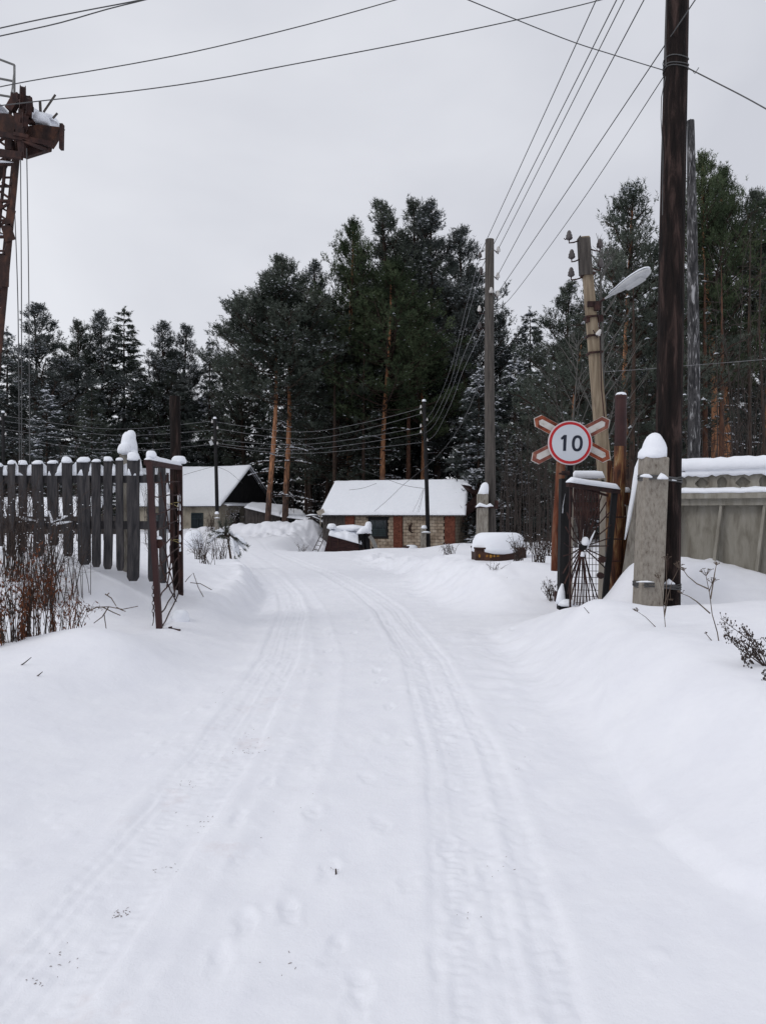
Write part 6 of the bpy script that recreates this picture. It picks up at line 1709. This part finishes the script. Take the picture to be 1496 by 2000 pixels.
# shrubs
def shrub(px, py, D, w, h, n, label, seed, mat='twig', snow=.2, arch=.3, name='bare_shrub', r=.007, leaf=0, leafmat='rustleaf'):
    rd = random.Random(seed); b = P(px, py, D); b.z = gz(b.x, D) - .05
    W_, H_ = w / F * D, h / F * D
    o = thing(name, b, label, 'shrub'); m = MB(); sn = MB(); lf = MB()
    for k in range(n):
        az = rd.uniform(0, 6.28); t_ = rd.random()
        e_ = b + Vector((math.cos(az) * W_ * .5 * rd.uniform(.3, 1), math.sin(az) * W_ * .35 * rd.uniform(.2, 1), H_ * rd.uniform(.5, 1)))
        s = b + Vector((rd.gauss(0, W_ * .10), rd.gauss(0, W_ * .08), 0))
        mid = s.lerp(e_, .55) + Vector((0, 0, H_ * arch * rd.uniform(.1, .5)))
        e2 = e_ + Vector((0, 0, -H_ * arch * rd.uniform(0, .6)))
        m.tube([s, s.lerp(mid, .5) + Vector((0, 0, .05 * H_)), mid, e2], [r, r * .85, r * .6, r * .25], 4)
        for q in range(6):
            t = rd.uniform(.3, 1); p = s.lerp(mid, t * 1.6) if t < .6 else mid.lerp(e2, (t - .6) / .4)
            d = Vector((rd.gauss(0, 1), rd.gauss(0, .8), rd.gauss(.5, .6))).normalized() * H_ * rd.uniform(.06, .22)
            m.tube([p, p + d], [r * .4, r * .15], 3)
            for _ in range(leaf):
                c = p + d * rd.uniform(.2, 1); s2 = rd.uniform(.5, 1.2)
                dn = Vector((rd.gauss(0, .5), rd.gauss(0, .5), -1)).normalized() * .045 * s2; sd_ = Vector((rd.gauss(0, 1), rd.gauss(0, 1), 0)).normalized() * .009 * s2
                lf.add([c, c + dn * .5 + sd_, c + dn, c + dn * .5 - sd_], [(0, 1, 2, 3)])
            if rd.random() < snow: sn.dome(p + d * rd.uniform(.3, 1), r * 1.4, r * 1.2, r * 1.1, n=6, m=3, jit=.2)
    build(m, 'branches', mat, o, kind='stuff')
    if sn.v: build(sn, 'branch_snow', 'snow_cap', o, kind='stuff', smooth=True)
    if lf.v: build(lf, 'dead_leaves', leafmat, o, kind='stuff')
    return o
shrub(392, 1085, 21, 75, 70, 26, 'snow dusted leafless shrub just right of the left gate leaf', 1, snow=.5)
shrub(432, 1102, 20, 80, 62, 20, 'bent dead stalks in front of the bowed young pine', 2, snow=.25, arch=.7)
shrub(592, 1078, 38, 40, 32, 16, 'small snow dusted bush left of the ladder', 3, snow=.5, r=.010)
shrub(876, 1104, 22, 58, 34, 22, 'low bent weeds on the snow in front of the block building', 4, snow=.2, arch=.7)
shrub(1012, 1096, 14.5, 62, 62, 24, 'withered weeds beside the rusty metal box', 5, snow=.15, leaf=1, leafmat='twig')
shrub(1052, 1112, 13.5, 60, 70, 26, 'withered weeds left of the rust orange stake', 6, snow=.2, leaf=1, leafmat='twig')
shrub(1075, 1080, 17, 60, 55, 22, 'brown brush behind the rust orange stake', 7, snow=.1)
shrub(412, 1042, 50, 50, 52, 30, 'twiggy bush against the house wall', 8, snow=.0, r=.010)
shrub(455, 1042, 52, 50, 40, 26, 'snowy bush at the house corner', 9, snow=.8, r=.012)
shrub(1075, 1125, 11.5, 40, 60, 16, 'thin withered weeds at the foot of the rust orange stake', 61, snow=.1, leaf=1, leafmat='twig', r=.005)
shrub(965, 1140, 13, 70, 26, 9, 'a few bent stalks on the mound in front of the rusty box', 62, snow=.1, r=.004)
shrub(405, 1120, 14.5, 90, 60, 18, 'bent brown weeds between the gate leaf and the bowed young pine', 63, snow=.3, r=.005, arch=.6)
shrub(300, 1060, 14, 60, 90, 16, 'tangled twigs behind the left gate leaf', 64, snow=.2, r=.005)
# rust brown dead clumps left foreground
for i, (px, py, D, w, h, n, lab) in enumerate((
    (28, 1290, 6.9, 42, 190, 24, 'leftmost tall rust brown dead plant before the fence'),
    (52, 1272, 7.1, 44, 200, 30, 'thick rust brown dead plant second from the left before the fence'),
    (88, 1262, 7.3, 52, 190, 26, 'rust brown dead plant right of the thick one before the fence'),
    (5, 1290, 6.8, 40, 170, 14, 'rust brown dead plant cut by the left frame edge'))):
    shrub(px, py, D, w * 1.9, h * 1.12, int(n * .7), lab, 40 + i, name='dead_plant', r=.0035, arch=.35, leaf=2, snow=.25)
    rd = random.Random(70 + i); b = P(px, py, D); b.z = gz(b.x, D) - .03; o = thing('dead_dock_plant', b, lab.replace('dead plant', 'shaggy seed stalk'), 'plant'); lf = MB(); st = MB()
    for k in range(3):
        x = b.x + rd.gauss(0, .06); y = b.y + rd.gauss(0, .05); hh = h / F * D * rd.uniform(.6, .9); lx = rd.gauss(0, .08)
        st.tube([(x, y, b.z), (x + lx * hh * .5, y, b.z + hh * .5), (x + lx * hh, y, b.z + hh)], [.006, .005, .002], 4)
        for q in range(110):
            t = .85 * rd.random() ** 1.3; c = Vector((x + lx * hh * t + rd.gauss(0, .014), y + rd.gauss(0, .014), b.z + hh * t)); s2 = rd.uniform(.5, 1.3)
            dn = Vector((rd.gauss(0, .35), rd.gauss(0, .35), -1)).normalized() * .05 * s2; sd_ = Vector((rd.gauss(0, 1), rd.gauss(0, 1), 0)).normalized() * .006 * s2
            lf.add([c, c + dn * .5 + sd_, c + dn, c + dn * .5 - sd_], [(0, 1, 2, 3)])
    build(st, 'stem', 'twig', o); build(lf, 'seed_clusters', 'rustleaf', o, kind='stuff')
seedy(140, 1245, 7.6, [(150, 1165), (132, 1170), (146, 1120)], 'dark seed stalk standing alone right of the rust brown plants', 8, mat='rustleaf', dens=30, bsz=.006)
shrub(30, 1120, 9.3, 130, 240, 44, 'tall tangled twigs in front of the left end of the fence', 51, snow=.15, r=.006, arch=.15)
shrub(90, 1150, 9.0, 150, 250, 50, 'tall tangled twigs in front of the middle of the fence', 52, snow=.3, r=.0055, arch=.2)
shrub(150, 1130, 9.2, 110, 180, 16, 'thin whippy shoots before the wide pickets', 53, snow=.08, r=.004, arch=.2)
shrub(140, 1180, 8.2, 130, 110, 20, 'low bowed stems below the pickets', 55, snow=.10, r=.004, arch=.8, leaf=1)
# fallen branches in front of the gate leaf
fb = thing('fallen_branch', P(215, 1190, 8.1), 'bare forked branch lying on the snow between fence and gate leaf', 'branch')
m = MB()
for pts in ([(170, 1195), (190, 1186), (213, 1185), (240, 1190), (270, 1184)], [(213, 1185), (200, 1205), (184, 1217)], [(200, 1185), (222, 1196), (236, 1202)], [(206, 1160), (218, 1168), (228, 1184)], [(210, 1162), (214, 1158)], [(212, 1186), (204, 1200), (208, 1228)], [(228, 1186), (240, 1192), (246, 1194)]):
    m.tube([P(x, y, 8.15) for x, y in pts], [.007 * (1 - .5 * i / len(pts)) for i in range(len(pts))], 5)
build(m, 'wood', 'drystem', fb)
sn_ = thing('snowy_twig', P(110, 1022, 9.3), 'forked twig thick with snow in front of the pickets', 'branch')
m = MB(); s_ = MB()
for pts in ([(38, 1012), (52, 1016), (75, 1020)], [(96, 1000), (103, 1022), (118, 1016)], [(104, 1026), (120, 1024), (141, 1021)], [(118, 1018), (126, 1012), (133, 1010)], [(101, 1090), (103, 1050), (104, 1026)]):
    q = [P(x, y, 9.4) for x, y in pts]; m.tube(q, .008, 5)
    if pts[0][1] < 1080: s_.tube([v + Vector((0, 0, .014)) for v in q], [.010, .02, .007], 7, jit=.15)
build(m, 'wood', 'twig', sn_); build(s_, 'snow', 'snow_cap', sn_, smooth=True)
ws = thing('bent_grass_stalk', P(375, 1130, 10.8), 'two crossed dry grass stalks right of the left gate leaf', 'plant')
m = MB()
for pts in ([(362, 1137), (369, 1128), (378, 1119), (388, 1148), (398, 1166)], [(372, 1138), (392, 1140), (414, 1152)], [(342, 1180), (346, 1200), (343, 1218), (340, 1222)]): m.tube([P(x, y, 10.2) for x, y in pts], .005, 4)
build(m, 'stem', 'drystem', ws)

# bowed young pine heaped with snow
yp = thing('bowed_young_pine', P(455, 1088, 21.5), 'young pine bowed under snow right of the left gate leaf', 'tree')
m = MB(); m.tube([P(452, 1095, 21.5), P(446, 1055, 21.5), P(440, 1030, 21.5), P(442, 1006, 21.5)], [.035, .03, .02, .008], 7); build(m, 'trunk', 'barklow', yp)
pos, dirs, lens = [], [], []; sn = MB(); rd = random.Random(9); bmb = MB()
tips = [(468, 1088), (480, 1075), (460, 1090), (476, 1062), (415, 1050), (405, 1062), (420, 1038), (455, 1050), (430, 1022), (452, 1018), (442, 1008), (470, 1084), (410, 1045), (484, 1066), (462, 1072)]
for (tx, ty) in tips:
    s = P(446, rd.uniform(1040, 1054), 21.5) if ty > 1030 else P(441, 1048, 21.5); e_ = P(tx, ty, 21.5 + rd.uniform(-.4, .4)); mid = s.lerp(e_, .5) + Vector((0, 0, .12 if ty > 1040 else 0))
    bmb.tube([s, mid, e_], [.018, .013, .008], 4)
    for q in range(24):
        t = rd.uniform(.1, 1); p = s.lerp(mid, t * 2) if t < .5 else mid.lerp(e_, t * 2 - 1)
        pos.append(tuple(p)); d = (e_ - mid).normalized(); dirs.append(tuple(d)); lens.append(.06)
    if ty > 1036: sn.tube([s.lerp(mid, .6) + Vector((0, 0, .03)), mid + Vector((0, 0, .035)), mid.lerp(e_, .5) + Vector((0, 0, .03)), mid.lerp(e_, .9) + Vector((0, 0, .015))], [.02, .055, .05, .02], 7, jit=.25)
build(bmb, 'branches', 'barklow', yp, kind='stuff'); build(sn, 'branch_snow', 'snow_cap', yp, smooth=True, kind='stuff')
V_, T_ = stamp(np.array(pos), np.array(dirs), np.array(lens), .10, .008, 9)
me = np_mesh('needles', V_ - np.array(yp.location)[None, :], T_, ['deadneedle']); inst('needles', me, yp, kind='stuff')

# round snow heaps over buried things
for (px, py, D, rx, h, lab) in ((378, 1048, 30, .42, .75, 'tall rounded snow heap right of the left gate leaf'), (352, 1195, 9.4, .12, .16, 'round snow clump hanging at the foot of the left gate leaf')):
    b = P(px, py, D); m = MB(); b.z = gz(b.x, D) - .03; m.dome(b, rx, rx, h, n=18, m=8, jit=.03, p=.55)
    tag(build(m, 'snow_heap', 'snow_cap', smooth=True), lab, 'snow heap')

# ------------------------------------------------------------------ litter on the packed snow
rd = random.Random(77); m = MB()
for (px, py, n, sp) in ((480, 1465, 16, 22), (490, 1440, 8, 20), (370, 1530, 12, 18), (385, 1600, 10, 24), (240, 1775, 14, 16), (230, 1785, 8, 10), (330, 1700, 10, 25), (110, 1880, 10, 40), (70, 1915, 8, 14), (655, 1700, 5, 8), (860, 1460, 3, 30), (970, 1690, 6, 40), (905, 1780, 4, 30), (1010, 1500, 4, 40), (600, 1600, 5, 120), (450, 1350, 6, 60), (760, 1300, 4, 80), (560, 1880, 5, 60)):
    for k in range(n):
        x_, y_ = px + rd.gauss(0, sp * .7), py + rd.gauss(0, sp * .35); D = F * EYE / (y_ - 1000); X = (x_ - 748) / F * D
        z = float(hgt(np.array([X]), np.array([D]))[0]) + .001
        a = rd.uniform(0, 3.14); L = rd.uniform(.002, .007); w = rd.uniform(.0008, .0018)
        d = Vector((math.cos(a), math.sin(a), rd.uniform(-.1, .2))) * L; q = Vector((-math.sin(a), math.cos(a), 0)) * w; c = Vector((X, D, z))
        m.add([c - d - q, c + d - q, c + d + q, c - d + q, c + Vector((0, 0, w * 1.5))], [(0, 1, 4), (1, 2, 4), (2, 3, 4), (3, 0, 4)])
tag(build(m, 'track_litter', 'litter', kind='stuff'), 'scattered bark crumbs and dry bits on the packed wheel tracks', 'litter')
